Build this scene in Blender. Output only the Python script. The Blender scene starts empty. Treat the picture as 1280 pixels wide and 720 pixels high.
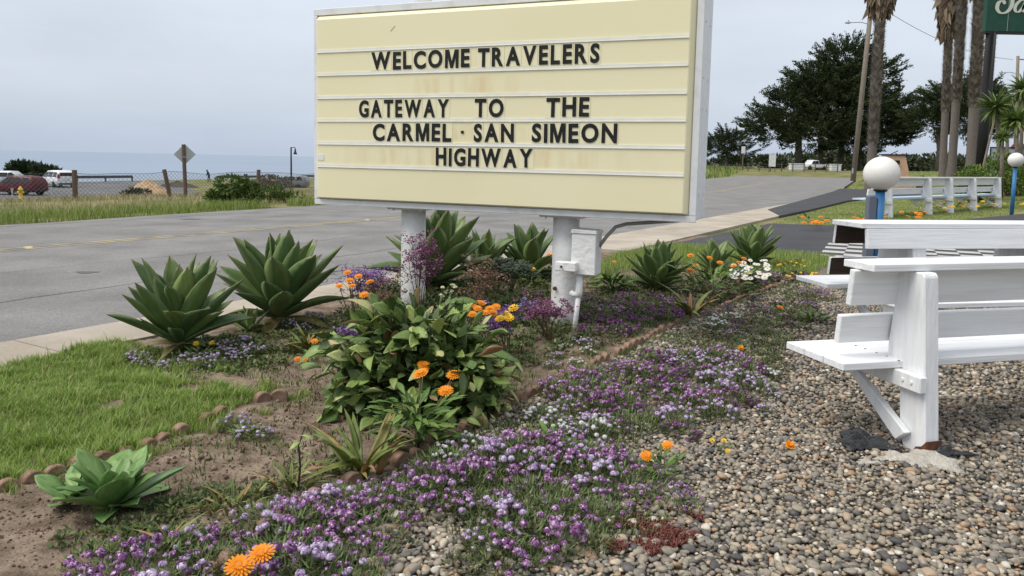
import bpy, bmesh, math, random
import numpy as np
from mathutils import Vector, Matrix, Euler
random.seed(7); RNG = np.random.default_rng(11)
R = math.radians
scene = bpy.context.scene
COL = scene.collection

# ------------------------------------------------------------------ camera
EYE = 1.5; FPX = 950.0; YC = 290.0; PITCH = math.atan(90/950.0); ROLL = R(1.17)   # the picture is a crop: optical axis lies above its centre
cam_d = bpy.data.cameras.new('camera'); cam = bpy.data.objects.new('camera', cam_d); COL.objects.link(cam)
cam_d.sensor_width = 36; cam_d.lens = 36*FPX/1280; cam_d.shift_y = -(360-YC)/1280; cam_d.clip_start = 0.05; cam_d.clip_end = 30000
_r = np.array([1., 0, 0]); _f = np.array([0, math.cos(PITCH), -math.sin(PITCH)]); _u = np.cross(_r, _f)
CR = math.cos(ROLL)*_r+math.sin(ROLL)*_u; CU = -math.sin(ROLL)*_r+math.cos(ROLL)*_u
mw = Matrix((tuple(CR), tuple(CU), tuple(-_f))).transposed().to_4x4(); mw.translation = (0, 0, EYE)
cam.matrix_world = mw
scene.camera = cam
def ray(u, v): return _f+(u-640)/FPX*CR+(YC-v)/FPX*CU
def at(u, v, z=0.0):                      # surveyed point of the place on the level z
    d = ray(u, v); return Vector(np.array([0, 0, EYE])+(z-EYE)/d[2]*d)
def atY(u, v, Y):                         # point at depth Y
    d = ray(u, v); return Vector(np.array([0, 0, EYE])+Y/d[1]*d)

# ------------------------------------------------------------------ world, sun, exposure
SUN_EL, SUN_AZ = R(58), R(-106)            # bright overcast, sun behind cloud over the sea (left)
world = bpy.data.worlds.new('World'); scene.world = world; world.use_nodes = True
nt = world.node_tree; nt.nodes.clear()
out = nt.nodes.new('ShaderNodeOutputWorld'); bg = nt.nodes.new('ShaderNodeBackground')
sky = nt.nodes.new('ShaderNodeTexSky'); sky.sky_type = 'NISHITA'; sky.sun_disc = False
sky.sun_elevation = SUN_EL; sky.sun_rotation = SUN_AZ; sky.air_density = 1.0; sky.dust_density = 2.0; sky.ozone_density = 2
tc = nt.nodes.new('ShaderNodeTexCoord'); sep = nt.nodes.new('ShaderNodeSeparateXYZ')
nt.links.new(tc.outputs['Generated'], sep.inputs[0])
el = nt.nodes.new('ShaderNodeValToRGB'); el.color_ramp.interpolation = 'EASE'   # cloud sheet: haze at the horizon, paler overhead
e = el.color_ramp.elements
e[0].position = 0.0; e[0].color = (4.75, 5.45, 6.7, 1); e[1].position = 0.30; e[1].color = (6.3, 6.7, 7.3, 1)
e.new(0.10).color = (5.55, 6.05, 6.8, 1)
nt.links.new(sep.outputs['Z'], el.inputs[0])
nz = nt.nodes.new('ShaderNodeTexNoise'); nz.inputs['Scale'].default_value = 1.7; nz.inputs['Detail'].default_value = 5; nz.inputs['Roughness'].default_value = .55
mp = nt.nodes.new('ShaderNodeMapping'); mp.inputs['Scale'].default_value = (1, 1, 3.5)
nt.links.new(tc.outputs['Generated'], mp.inputs[0]); nt.links.new(mp.outputs[0], nz.inputs['Vector'])
cl = nt.nodes.new('ShaderNodeMapRange'); cl.inputs['From Min'].default_value = .3; cl.inputs['From Max'].default_value = .7
cl.inputs['To Min'].default_value = .88; cl.inputs['To Max'].default_value = 1.12
nt.links.new(nz.outputs[0], cl.inputs[0])
mul = nt.nodes.new('ShaderNodeMix'); mul.data_type = 'RGBA'; mul.blend_type = 'MULTIPLY'; mul.inputs[0].default_value = 1
nt.links.new(el.outputs[0], mul.inputs[6]); nt.links.new(cl.outputs[0], mul.inputs[7])
mx = nt.nodes.new('ShaderNodeMix'); mx.data_type = 'RGBA'; mx.inputs[0].default_value = .88
nt.links.new(sky.outputs[0], mx.inputs[6]); nt.links.new(mul.outputs[2], mx.inputs[7])
nt.links.new(mx.outputs[2], bg.inputs[0]); bg.inputs[1].default_value = 0.1
nt.links.new(bg.outputs[0], out.inputs[0])
sd = bpy.data.lights.new('sun', 'SUN'); sd.energy = 2.5; sd.angle = R(42); sd.color = (1, .95, .87)
sun = bpy.data.objects.new('sun', sd); COL.objects.link(sun)
sv = Vector((math.sin(SUN_AZ)*math.cos(SUN_EL), math.cos(SUN_AZ)*math.cos(SUN_EL), math.sin(SUN_EL)))
sun.rotation_euler = sv.to_track_quat('Z', 'Y').to_euler(); sun.location = (0, 0, 60)
vs = scene.view_settings; vs.view_transform = 'Standard'; vs.look = 'None'; vs.exposure = 0.30; vs.gamma = 1; vs.use_curve_mapping = False
scene.cycles.max_bounces = 6; scene.cycles.diffuse_bounces = 3; scene.cycles.glossy_bounces = 2
scene.cycles.transmission_bounces = 4; scene.cycles.transparent_max_bounces = 6
scene.cycles.use_denoising = True

# ------------------------------------------------------------------ helpers
def fin(name, me, mats, parent=None, smooth=False):
    for m in (mats if isinstance(mats, (list, tuple)) else [mats]): me.materials.append(m)
    if smooth: me.polygons.foreach_set('use_smooth', [True]*len(me.polygons))
    o = bpy.data.objects.new(name, me); COL.objects.link(o)
    if parent: o.parent = parent
    return o
def mesh_np(name, V, F, smooth=False):
    V = np.asarray(V, np.float32); F = np.asarray(F, np.int32); me = bpy.data.meshes.new(name)
    k = F.shape[1]; n = len(F)
    me.vertices.add(len(V)); me.vertices.foreach_set('co', V.ravel())
    me.loops.add(n*k); me.loops.foreach_set('vertex_index', F.ravel())
    me.polygons.add(n); me.polygons.foreach_set('loop_start', np.arange(0, n*k, k, dtype=np.int32))
    if smooth: me.polygons.foreach_set('use_smooth', np.ones(n, bool))
    me.update(calc_edges=True); return me
class MB:
    def __init__(s): s.v = []; s.f = []; s.mi = []; s.m = 0
    def add(s, V, F):
        o = len(s.v); s.v += [tuple(p) for p in V]; s.f += [[i+o for i in f] for f in F]; s.mi += [s.m]*len(F); return s
    def box(s, x0, x1, y0, y1, z0, z1, mtx=None):
        V = [(x, y, z) for z in (z0, z1) for y in (y0, y1) for x in (x0, x1)]
        if mtx: V = [mtx @ Vector(p) for p in V]
        return s.add(V, [(0, 2, 3, 1), (4, 5, 7, 6), (0, 1, 5, 4), (2, 6, 7, 3), (0, 4, 6, 2), (1, 3, 7, 5)])
    def prism(s, poly, y0, y1, axis='y'):      # polygon in (x,z) extruded along y
        n = len(poly); V = [(p[0], y0, p[1]) for p in poly]+[(p[0], y1, p[1]) for p in poly]
        if axis == 'x': V = [(y, x, z) for x, y, z in V]
        if axis == 'z': V = [(x, z, y) for x, y, z in V]
        return s.add(V, [list(range(n))[::-1], list(range(n, 2*n))]+[(i, (i+1) % n, n+(i+1) % n, n+i) for i in range(n)])
    def tube(s, pts, rad, n=8, cap=True):
        pts = [Vector(p) for p in pts]; m = len(pts)
        if not hasattr(rad, '__len__'): rad = [rad]*m
        V = []; F = []; ref = Vector((.12, .31, .94))
        for i, p in enumerate(pts):
            d = (pts[min(i+1, m-1)]-pts[max(i-1, 0)]).normalized()
            if abs(d.dot(ref)) > .95: ref = Vector((.95, .2, .1))
            a = d.cross(ref).normalized(); b = d.cross(a)
            for k in range(n):
                t = 2*math.pi*k/n; V.append(p+(a*math.cos(t)+b*math.sin(t))*float(rad[i]))
        for i in range(m-1):
            for k in range(n):
                F.append((i*n+k, i*n+(k+1) % n, (i+1)*n+(k+1) % n, (i+1)*n+k))
        if cap: F.append(list(range(n))[::-1]); F.append([(m-1)*n+k for k in range(n)])
        return s.add(V, F)
    def lathe(s, prof, n=24, c=(0, 0, 0)):      # profile (r,z)
        V = []; F = []; m = len(prof)
        for r, z in prof:
            for k in range(n):
                t = 2*math.pi*k/n; V.append((c[0]+r*math.cos(t), c[1]+r*math.sin(t), c[2]+z))
        for i in range(m-1):
            for k in range(n): F.append((i*n+k, i*n+(k+1) % n, (i+1)*n+(k+1) % n, (i+1)*n+k))
        F.append(list(range(n))[::-1]); F.append([(m-1)*n+k for k in range(n)])
        return s.add(V, F)
    def mesh(s, name, bevel=0, seg=1):
        me = bpy.data.meshes.new(name); me.from_pydata(s.v, [], s.f)
        me.polygons.foreach_set('material_index', s.mi)
        bm = bmesh.new(); bm.from_mesh(me)
        bmesh.ops.recalc_face_normals(bm, faces=bm.faces)
        if bevel: bmesh.ops.bevel(bm, geom=list(bm.edges), offset=bevel, segments=seg, affect='EDGES', clamp_overlap=True)
        bm.to_mesh(me); bm.free(); me.update(); return me
    def build(s, name, mats, parent=None, bevel=0, smooth=False):
        return fin(name, s.mesh(name, bevel), mats, parent, smooth)
def tag(o, label=None, cat=None, group=None, kind=None):
    if label: o['label'] = label
    if cat: o['category'] = cat
    if group: o['group'] = group
    if kind: o['kind'] = kind
    return o
def thing(name, label, cat, loc=(0, 0, 0), rz=0, group=None):
    o = bpy.data.objects.new(name, None); COL.objects.link(o); o.location = loc; o.rotation_euler = (0, 0, rz)
    o.empty_display_size = .1
    return tag(o, label, cat, group)
def inst(name, me, parent=None, loc=(0, 0, 0), rot=(0, 0, 0), sc=(1, 1, 1)):
    o = bpy.data.objects.new(name, me); COL.objects.link(o)
    if parent: o.parent = parent
    o.location = loc; o.rotation_euler = rot; o.scale = sc if hasattr(sc, '__len__') else (sc, sc, sc)
    return o
def addm(me, *ms):
    for m in ms: me.materials.append(m)
    return me
def rotz(a):
    c, s_ = np.cos(a), np.sin(a); M = np.zeros((len(a), 3, 3)); M[:, 0, 0] = c; M[:, 0, 1] = -s_; M[:, 1, 0] = s_; M[:, 1, 1] = c; M[:, 2, 2] = 1; return M
def rotx(a):
    c, s_ = np.cos(a), np.sin(a); M = np.zeros((len(a), 3, 3)); M[:, 1, 1] = c; M[:, 1, 2] = -s_; M[:, 2, 1] = s_; M[:, 2, 2] = c; M[:, 0, 0] = 1; return M
def roty(a):
    c, s_ = np.cos(a), np.sin(a); M = np.zeros((len(a), 3, 3)); M[:, 0, 0] = c; M[:, 0, 2] = s_; M[:, 2, 0] = -s_; M[:, 2, 2] = c; M[:, 1, 1] = 1; return M
def scatter(bV, bF, Rm, S, T):                # many transformed copies of one small shape joined
    bV = np.asarray(bV, float); n = len(T)
    V = np.einsum('nij,nkj->nki', Rm, bV[None]*np.asarray(S)[:, None, :])+np.asarray(T)[:, None, :]
    F = np.asarray(bF)[None]+(np.arange(n)*len(bV))[:, None, None]
    return V.reshape(-1, 3), F.reshape(-1, F.shape[-1])
def join(parts):
    V = []; F = []; o = 0
    for v, f in parts: V.append(v); F.append(f+o); o += len(v)
    return np.concatenate(V), np.concatenate(F)
def in_poly(P, poly):
    x, y = P[:, 0], P[:, 1]; r = np.zeros(len(P), bool); n = len(poly)
    for i in range(n):
        x0, y0 = poly[i][0], poly[i][1]; x1, y1 = poly[i-1][0], poly[i-1][1]
        c = ((y0 > y) != (y1 > y)) & (x < (x1-x0)*(y-y0)/((y1-y0) if y1 != y0 else 1e-9)+x0); r ^= c
    return r
def sample_poly(poly, n):
    p = np.array([[q[0], q[1]] for q in poly]); lo, hi = p.min(0), p.max(0); outp = []
    got = 0
    while got < n:
        c = RNG.uniform(lo, hi, (n*2, 2)); c = c[in_poly(c, poly)]; outp.append(c); got += len(c)
    return np.concatenate(outp)[:n]
def pxpoly(pts, z=0.0): return [at(u, v, z) for u, v in pts]
def blades(P, h, w, lean=.5, z=None, hv=.4):       # two-segment grass blades at points P
    n = len(P)
    bV = np.array([(-.5, 0, 0), (.5, 0, 0), (-.36, .12, .55), (.36, .12, .55), (0, .42, 1)])
    bF = np.array([(0, 1, 3), (0, 3, 2), (2, 3, 4)])
    hh = h*RNG.uniform(1-hv, 1+hv, n); S = np.stack([w*RNG.uniform(.6, 1.3, n), hh*RNG.uniform(.3, 1, n)*2*lean, hh], 1)
    Rm = rotz(RNG.uniform(0, 6.283, n)); T = np.zeros((n, 3)); T[:, :2] = P[:, :2]; T[:, 2] = 0 if z is None else z
    return scatter(bV, bF, Rm, S, T)
def vnoise(x, y, seed=0):                          # smooth value noise
    xi, yi = np.floor(x).astype(int), np.floor(y).astype(int); fx, fy = x-xi, y-yi
    fx = fx*fx*(3-2*fx); fy = fy*fy*(3-2*fy)
    def h(a, b):
        v = np.sin(a*127.1+b*311.7+seed*74.7)*43758.5453; return v-np.floor(v)
    return (h(xi, yi)*(1-fx)+h(xi+1, yi)*fx)*(1-fy)+(h(xi, yi+1)*(1-fx)+h(xi+1, yi+1)*fx)*fy
def smooth01(a, b, x): t = np.clip((x-a)/(b-a), 0, 1); return t*t*(3-2*t)

# ------------------------------------------------------------------ materials
def lin(r, g, b): return tuple((((c/255+.055)/1.055)**2.4 if c > 10 else c/255/12.92) for c in (r, g, b))
def M(name, c1, c2=None, scale=6, rough=.6, bump=0, bscale=60, spec=.4, island=None, objrnd=None, stretch=(1, 1, 1), trans=0, metal=0, detail=4, bdist=.01, contrast=(.35, .65), coat=0):
    m = bpy.data.materials.new(name); m.use_nodes = True; t = m.node_tree; b = t.nodes['Principled BSDF']
    b.inputs['Roughness'].default_value = rough; b.inputs['Specular IOR Level'].default_value = spec; b.inputs['Metallic'].default_value = metal
    if coat: b.inputs['Coat Weight'].default_value = coat; b.inputs['Coat Roughness'].default_value = .1
    co = t.nodes.new('ShaderNodeTexCoord'); mpn = t.nodes.new('ShaderNodeMapping'); mpn.inputs['Scale'].default_value = stretch
    t.links.new(co.outputs['Object'], mpn.inputs[0])
    col = None
    if c2 is not None:
        n = t.nodes.new('ShaderNodeTexNoise'); n.inputs['Scale'].default_value = scale; n.inputs['Detail'].default_value = detail
        t.links.new(mpn.outputs[0], n.inputs['Vector'])
        r = t.nodes.new('ShaderNodeValToRGB'); r.color_ramp.elements[0].position = contrast[0]; r.color_ramp.elements[1].position = contrast[1]
        r.color_ramp.elements[0].color = (*c1, 1); r.color_ramp.elements[1].color = (*c2, 1)
        t.links.new(n.outputs[0], r.inputs[0]); col = r.outputs[0]
    if island or objrnd:
        stops = island or objrnd
        src = t.nodes.new('ShaderNodeNewGeometry' if island else 'ShaderNodeObjectInfo')
        rr = t.nodes.new('ShaderNodeValToRGB'); els = rr.color_ramp.elements
        els[0].position = stops[0][0]; els[0].color = (*stops[0][1], 1); els[1].position = stops[-1][0]; els[1].color = (*stops[-1][1], 1)
        for p_, c_ in stops[1:-1]: els.new(p_).color = (*c_, 1)
        t.links.new(src.outputs['Random Per Island' if island else 'Random'], rr.inputs[0])
        if col is not None:
            mm = t.nodes.new('ShaderNodeMix'); mm.data_type = 'RGBA'; mm.blend_type = 'MULTIPLY'; mm.inputs[0].default_value = 1
            t.links.new(rr.outputs[0], mm.inputs[6]); t.links.new(col, mm.inputs[7]); col = mm.outputs[2]
        else: col = rr.outputs[0]
    if col is None: b.inputs['Base Color'].default_value = (*c1, 1)
    else: t.links.new(col, b.inputs['Base Color'])
    if bump:
        n2 = t.nodes.new('ShaderNodeTexNoise'); n2.inputs['Scale'].default_value = bscale; n2.inputs['Detail'].default_value = 5
        t.links.new(mpn.outputs[0], n2.inputs['Vector'])
        bp = t.nodes.new('ShaderNodeBump'); bp.inputs['Strength'].default_value = bump; bp.inputs['Distance'].default_value = bdist
        t.links.new(n2.outputs[0], bp.inputs['Height']); t.links.new(bp.outputs[0], b.inputs['Normal'])
    if trans:
        tr = t.nodes.new('ShaderNodeBsdfTranslucent'); ms = t.nodes.new('ShaderNodeMixShader'); ms.inputs[0].default_value = trans
        if col is None: tr.inputs[0].default_value = (*c1, 1)
        else: t.links.new(col, tr.inputs[0])
        t.links.new(b.outputs[0], ms.inputs[1]); t.links.new(tr.outputs[0], ms.inputs[2])
        t.links.new(ms.outputs[0], t.nodes['Material Output'].inputs[0])
    return m
def speckle(m, scale, lo, hi, detail=3):            # fine grain multiplied into a material's own colour
    t = m.node_tree; b = t.nodes['Principled BSDF']; src = b.inputs['Base Color'].links[0].from_socket
    co = t.nodes.new('ShaderNodeTexCoord'); n = t.nodes.new('ShaderNodeTexNoise'); n.inputs['Scale'].default_value = scale; n.inputs['Detail'].default_value = detail; n.inputs['Roughness'].default_value = .8
    r = t.nodes.new('ShaderNodeMapRange'); r.inputs['From Min'].default_value = .32; r.inputs['From Max'].default_value = .68; r.inputs['To Min'].default_value = lo; r.inputs['To Max'].default_value = hi
    mm = t.nodes.new('ShaderNodeMix'); mm.data_type = 'RGBA'; mm.blend_type = 'MULTIPLY'; mm.inputs[0].default_value = 1
    t.links.new(co.outputs['Object'], n.inputs['Vector']); t.links.new(n.outputs[0], r.inputs[0]); t.links.new(src, mm.inputs[6]); t.links.new(r.outputs[0], mm.inputs[7]); t.links.new(mm.outputs[2], b.inputs['Base Color'])
    return m
WHITE = M('white_paint', (.80, .81, .82), (.70, .71, .72), 3, .45, .25, 25, stretch=(1, 8, 8), bdist=.004)
WHITE2 = M('white_paint_weathered', (.78, .79, .80), (.60, .60, .59), 4, .6, .3, 30, detail=8, contrast=(.4, .8))
DARKWOOD = M('bare_dark_wood', (.035, .022, .016), (.06, .04, .03), 8, .8, .4, 30, stretch=(1, 10, 10))
BLACK = M('black_plastic', (.012, .012, .013), rough=.35)
SOIL = M('soil', (.125, .092, .066), (.28, .215, .162), 7, .95, .7, 70, .1, bdist=.02, detail=9); speckle(SOIL, 55, .65, 1.35, 5)
# ------------------------------------------------------------------ the setting
RAZ = R(31.5); DX, DY = math.sin(RAZ), math.cos(RAZ)      # road runs along (DX,DY); s grows toward the sea
def st(s, t, z=0.0): return (-DY*s+DX*t, DX*s+DY*t, z)
def curve(t): return np.interp(t, [-400, 45, 65, 101, 160, 400], [0, 0, 2.6, 6.5, 16, 80])
def terr(x, y):
    x = np.asarray(x, float); y = np.asarray(y, float)
    s = -DY*x+DX*y; t = DX*x+DY*y; sp = s-curve(t); rho = np.hypot(x, y)
    zl = np.interp(sp, [5.6, 6, 17, 19, 31, 62, 99, 103, 112, 140], [-.06, -.25, -.25, -.14, -.48, -2.4, -2.45, -3.4, -13, -16])
    zl = np.where(sp > 19.5, zl+(vnoise(x*.35, y*.35)-.5)*.16*smooth01(19, 22, sp)*(1-smooth01(50, 60, sp)), zl)
    rise = 1.1*smooth01(30, 60, rho)*smooth01(3, -3, sp)+0
    zr = -.06+1.1*smooth01(30, 60, rho)*(1-smooth01(-3, 3, sp))+(vnoise(x*.2, y*.2, 3)-.5)*.25*smooth01(34, 60, rho)
    z = np.where(sp < 5.6, zr, zl)
    far = smooth01(110, 150, rho)*(1-smooth01(55, 75, sp))
    z = z*(1-far)+far*(.75+3*smooth01(200, 900, rho)*vnoise(x*.01, y*.01, 5))
    return z
def terr1(x, y): return float(terr(np.array([x]), np.array([y]))[0])
def onground(u, Y):                         # point in direction of column u at depth Y, on the terrain
    p = atY(u, 210, Y); return Vector((p.x, p.y, terr1(p.x, p.y)))
# terrain sheet
sv_ = np.unique(np.concatenate([np.linspace(-1500, -300, 14), np.linspace(-300, -40, 27), np.linspace(-40, 4, 30), np.linspace(4, 21, 30), np.linspace(21, 70, 60), np.linspace(70, 140, 60)]))
tv_ = np.unique(np.concatenate([np.linspace(-400, -20, 20), np.linspace(-20, 130, 150), np.linspace(130, 300, 40), np.linspace(300, 2500, 40)]))
Sg, Tg = np.meshgrid(sv_, tv_, indexing='ij'); X = -DY*Sg+DX*Tg; Y = DX*Sg+DY*Tg
V = np.stack([X, Y, terr(X, Y)], -1).reshape(-1, 3); ns, nt_ = Sg.shape
I = np.arange(ns*nt_).reshape(ns, nt_); F = np.stack([I[:-1, :-1], I[:-1, 1:], I[1:, 1:], I[1:, :-1]], -1).reshape(-1, 4)
TERR = M('rough_grass_ground', (.11, .13, .045), (.25, .22, .11), .35, .95, .8, 6, .1, detail=10, bdist=.1)
tag(fin('ground', mesh_np('ground', V, F[:, ::-1], True), TERR), kind='structure')
# sea
SEA = M('sea_water', (.15, .215, .30), (.185, .25, .335), .004, .3, .2, .12, .35, stretch=(1, 1, 1), bdist=.6)
mb = MB(); p = [st(100, -9000, -12), st(100, 1500, -12), st(1500, 9000, -12), st(16000, 9000, -12), st(16000, -9000, -12)]
mb.add(p, [(0, 1, 2, 3, 4)]); tag(mb.build('sea', SEA), kind='structure')
# road
ts = np.concatenate([np.arange(-60, 45, 3.), np.arange(45, 180, 5.)])
near = 6.50+curve(ts); far = np.interp(ts, [-60, 8, 18, 45, 84, 180], [17.4, 17.7, 18.3, 19.7, 21.0, 22])+curve(ts)
far = far+(vnoise(ts*.9, ts*0, 9)-.5)*.25
ASPH = M('worn_asphalt', (.18, .176, .169), (.24, .234, .225), .9, .92, .9, 45, .2, detail=12, bdist=.012)
speckle(ASPH, 34, .72, 1.28, 6)
def strip(name, a, b, tt, z, mat, parent=None):
    Vv = [st(a[i], tt[i], z) for i in range(len(tt))]+[st(b[i], tt[i], z) for i in range(len(tt))]; n = len(tt)
    m_ = MB(); m_.add(Vv, [(i, i+1, n+i+1, n+i) for i in range(n-1)]); return m_.build(name, mat, parent)
K = 14                                         # lanes darken and pale in wheel tracks: built as sub-strips of one road sheet
road = strip('road', near, far, ts, -.10, ASPH); tag(road, kind='structure')
YEL = M('faded_yellow_paint', (.40, .33, .17), (.22, .20, .16), 3, .85, .2, 90, detail=9, contrast=(.42, .62))
tt = np.arange(-30, 90, 3.)
for off in (13.06, 13.28):
    o = strip('centre_line', off+curve(tt), off+.11+curve(tt), tt, -.096, YEL, road)
WLINE = M('faded_edge_paint', (.24, .235, .225), (.17, .168, .165), 2, .85, 0, detail=9)
strip('edge_line', 17.2+curve(tt), 17.32+curve(tt), tt, -.096, WLINE, road)
PATCH = M('dark_tar_seam', (.085, .085, .085), (.15, .15, .148), 9, .9, detail=9)
for (s0, t0, s1, t1, w) in [(8.6, -3, 8.8, 16, .018), (10.7, 2, 10.5, 30, .015), (15.5, 0, 15.7, 28, .02), (7.0, 6.2, 7.3, 8.4, .05), (7.3, 6.0, 7.6, 8.6, .04), (7.7, 6.3, 7.5, 8.2, .05), (8.0, 6.2, 8.2, 8.0, .03)]:
    n = 22; m_ = MB(); q = []
    for i in range(n):
        f_ = i/(n-1); s_ = s0+(s1-s0)*f_+random.uniform(-.12, .12); t_ = t0+(t1-t0)*f_; ww = w*random.uniform(.4, 1.4)
        q.append((st(s_, t_, -.0965), st(s_+ww, t_, -.0965)))
    m_.add([a for a, b in q]+[b for a, b in q], [(i, i+1, n+i+1, n+i) for i in range(n-1)]); m_.build('crack_seal', PATCH, road)
for (u, v, w) in [(108, 340, .22), (240, 274, .4)]:
    c = at(u, v, -.0955); m_ = MB(); k = 12
    m_.add([(c.x+w*random.uniform(.6, 1.1)*math.cos(6.283*i/k)*.8, c.y+w*random.uniform(.6, 1.1)*math.sin(6.283*i/k)*.5, -.0955) for i in range(k)], [range(k)])
    m_.build('tar_patch', PATCH, road)
REF = M('raised_marker', (.75, .6, .3), rough=.4)
for t_ in (1.0, 4.9, 6.4, 14.5, 26):
    m_ = MB(); c = Vector(st(13.22, t_, -.096)); m_.prism([(-.05, 0), (.05, 0), (.03, .02), (-.03, .02)], -.05, .05); o = m_.build('road_marker', REF, road); o.location = c; o.rotation_euler = (0, 0, -RAZ)
# kerb and sidewalk: separate slabs with joints
CONC = M('concrete', (.36, .31, .25), (.46, .41, .34), 1.5, .9, .4, 90, .2, detail=9, bdist=.006, objrnd=[(0, (.92, .92, .92)), (1, (1.06, 1.05, 1.03))])
speckle(CONC, 40, .86, 1.12, 6)
side = thing('sidewalk', None, None); side['kind'] = 'structure'
t_ = -12.0
while t_ < 44:
    L = 1.5; w = 5.72
    if 11 < t_: w = 5.05
    m_ = MB(); a, b = t_+.006, t_+L-.006
    m_.add([st(w, a, -.12), st(6.51, a, -.14), st(6.51, b, -.14), st(w, b, -.12), st(w, a, 0), st(6.48, a, -.01), st(6.48, b, -.01), st(w, b, 0)],
           [(3, 2, 1, 0), (4, 5, 6, 7), (0, 1, 5, 4), (2, 3, 7, 6), (1, 2, 6, 5), (3, 0, 4, 7)])
    m_.build('slab', CONC, side); t_ += L
# driveway and far entrance
DRIVE = M('dark_asphalt', (.040, .040, .043), (.058, .058, .062), 1.2, .75, .4, 160, .35, detail=9, bdist=.006)
speckle(DRIVE, 40, .7, 1.3, 6)
drive = [at(838, 305.5), at(900, 293), at(962, 280), at(1040, 282), at(1160, 279), at(1275, 268), Vector((48, 44, 0)), Vector((48, 9, 0)), Vector((12.5, 9.2, 0)), at(1280, 334), at(1150, 326), at(1040, 321), at(985, 316), at(930, 312)]
def sheet(name, poly, z, mat, thick=.08):
    m_ = MB(); n = len(poly); m_.add([(q[0], q[1], z) for q in poly]+[(q[0], q[1], z-thick) for q in poly], [list(range(n)), list(range(n, 2*n))[::-1]]+[(i, n+i, n+(i+1) % n, (i+1) % n) for i in range(n)])
    return m_.build(name, mat)
drv = tag(sheet('driveway', drive, .012, DRIVE), kind='structure')
ent = [at(960, 262), at(1008, 249), at(1040, 240), at(1050, 236), at(1120, 238), at(1190, 237), at(1190, 243), at(1110, 246), at(1060, 251), at(1010, 263), at(975, 270)]
tag(sheet('driveway_entrance', ent, .014, DRIVE), kind='structure')
# giant chessboard painted on the driveway
CW = M('chalky_white_paint', (.55, .54, .51), (.30, .29, .28), 3, .8, detail=8); CB = M('chess_black_paint', (.03, .03, .03), (.05, .05, .05), 4, .7)
c0 = at(1023, 320.5, .016); caz = R(16)
board = thing('giant_chessboard', 'black and white giant chessboard painted on the driveway behind the benches', 'chessboard', (c0.x, c0.y, .016), R(-26))
sq = .36; mw_ = MB().box(0, sq, 0, sq, 0, .004).mesh('square'); 
sw_ = addm(mw_.copy(), CW); sb_ = addm(mw_.copy(), CB)
for i in range(8):
    for j in range(8): inst('square', sw_ if (i+j) % 2 == 0 else sb_, board, (i*sq, j*sq, 0))
# car park
LOT = M('car_park_asphalt', (.10, .10, .105), (.15, .148, .145), .3, .9, detail=8)
mb = MB(); mb.add([st(64, -60, -2.36), st(64, 47, -2.36), st(97, 66, -2.37), st(97, -60, -2.37)], [(0, 1, 2, 3)]); tag(mb.build('car_park', LOT), kind='structure')

# ---- garden ground: soil with relief
nx, ny = 260, 330; xs = np.linspace(-4.6, 8.4, nx); ys = np.linspace(-.5, 16, ny); Xg, Yg = np.meshgrid(xs, ys, indexing='ij')
Sx = -DY*Xg+DX*Yg; keep = Sx < 5.70
GRAVEL = [at(250, 800), at(330, 672), at(402, 625), at(490, 590), at(560, 553), at(620, 520), at(690, 487), at(745, 462), at(800, 434), at(850, 406), at(905, 384), at(950, 368), at(985, 352), at(1015, 332), at(1045, 323), at(1100, 324), at(1300, 336), Vector((13, 8, 0)), Vector((13, -.4, 0)), Vector((-.5, -.4, 0))]
LAWN = [at(-60, 478), at(0, 463), at(90, 443), at(150, 430), at(165, 447), at(215, 478), at(290, 490), at(335, 496), at(300, 508), at(240, 535), at(170, 563), at(100, 590), at(0, 612), at(-120, 640)]
P2 = np.stack([Xg.ravel(), Yg.ravel()], 1)
ingr = in_poly(P2, GRAVEL).reshape(Xg.shape); indr = in_poly(P2, drive).reshape(Xg.shape)
def relief(x, y): return (vnoise(x*2.2, y*2.2)-.5)*.05+(vnoise(x*8, y*8, 2)-.5)*.028+(vnoise(x*20, y*20, 4)-.5)*.018
Zg = .008+relief(Xg, Yg); Zg = np.where(ingr, -.012, Zg); Zg = np.where(indr, -.03, Zg)
Tx = DX*Xg+DY*Yg; edge = np.where(Tx > 10.5, smooth01(4.6, 5.0, Sx)*1.0, smooth01(5.35, 5.68, Sx)); Zg = np.where((Tx > 10.5) & (Sx > 5.0), -.06, Zg); Zg = Zg*(1-edge)+np.where((Tx > 10.5) & (Sx > 5.0), -.06, -.008)*edge
V = np.stack([Xg, Yg, Zg], -1).reshape(-1, 3); I = np.arange(nx*ny).reshape(nx, ny)
F = np.stack([I[:-1, :-1], I[1:, :-1], I[1:, 1:], I[:-1, 1:]], -1).reshape(-1, 4); F = F[keep.ravel()[F].all(1)]
tag(fin('garden_soil', mesh_np('garden_soil', V, F, True), SOIL), kind='structure')
def soilz(x, y): return float(.008+relief(np.array([x]), np.array([y]))[0])
def gnd(u, v):                                # garden point on the soil
    p = at(u, v); return Vector((p.x, p.y, soilz(p.x, p.y) if not in_poly(np.array([[p.x, p.y]]), GRAVEL)[0] else 0.0))

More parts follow.
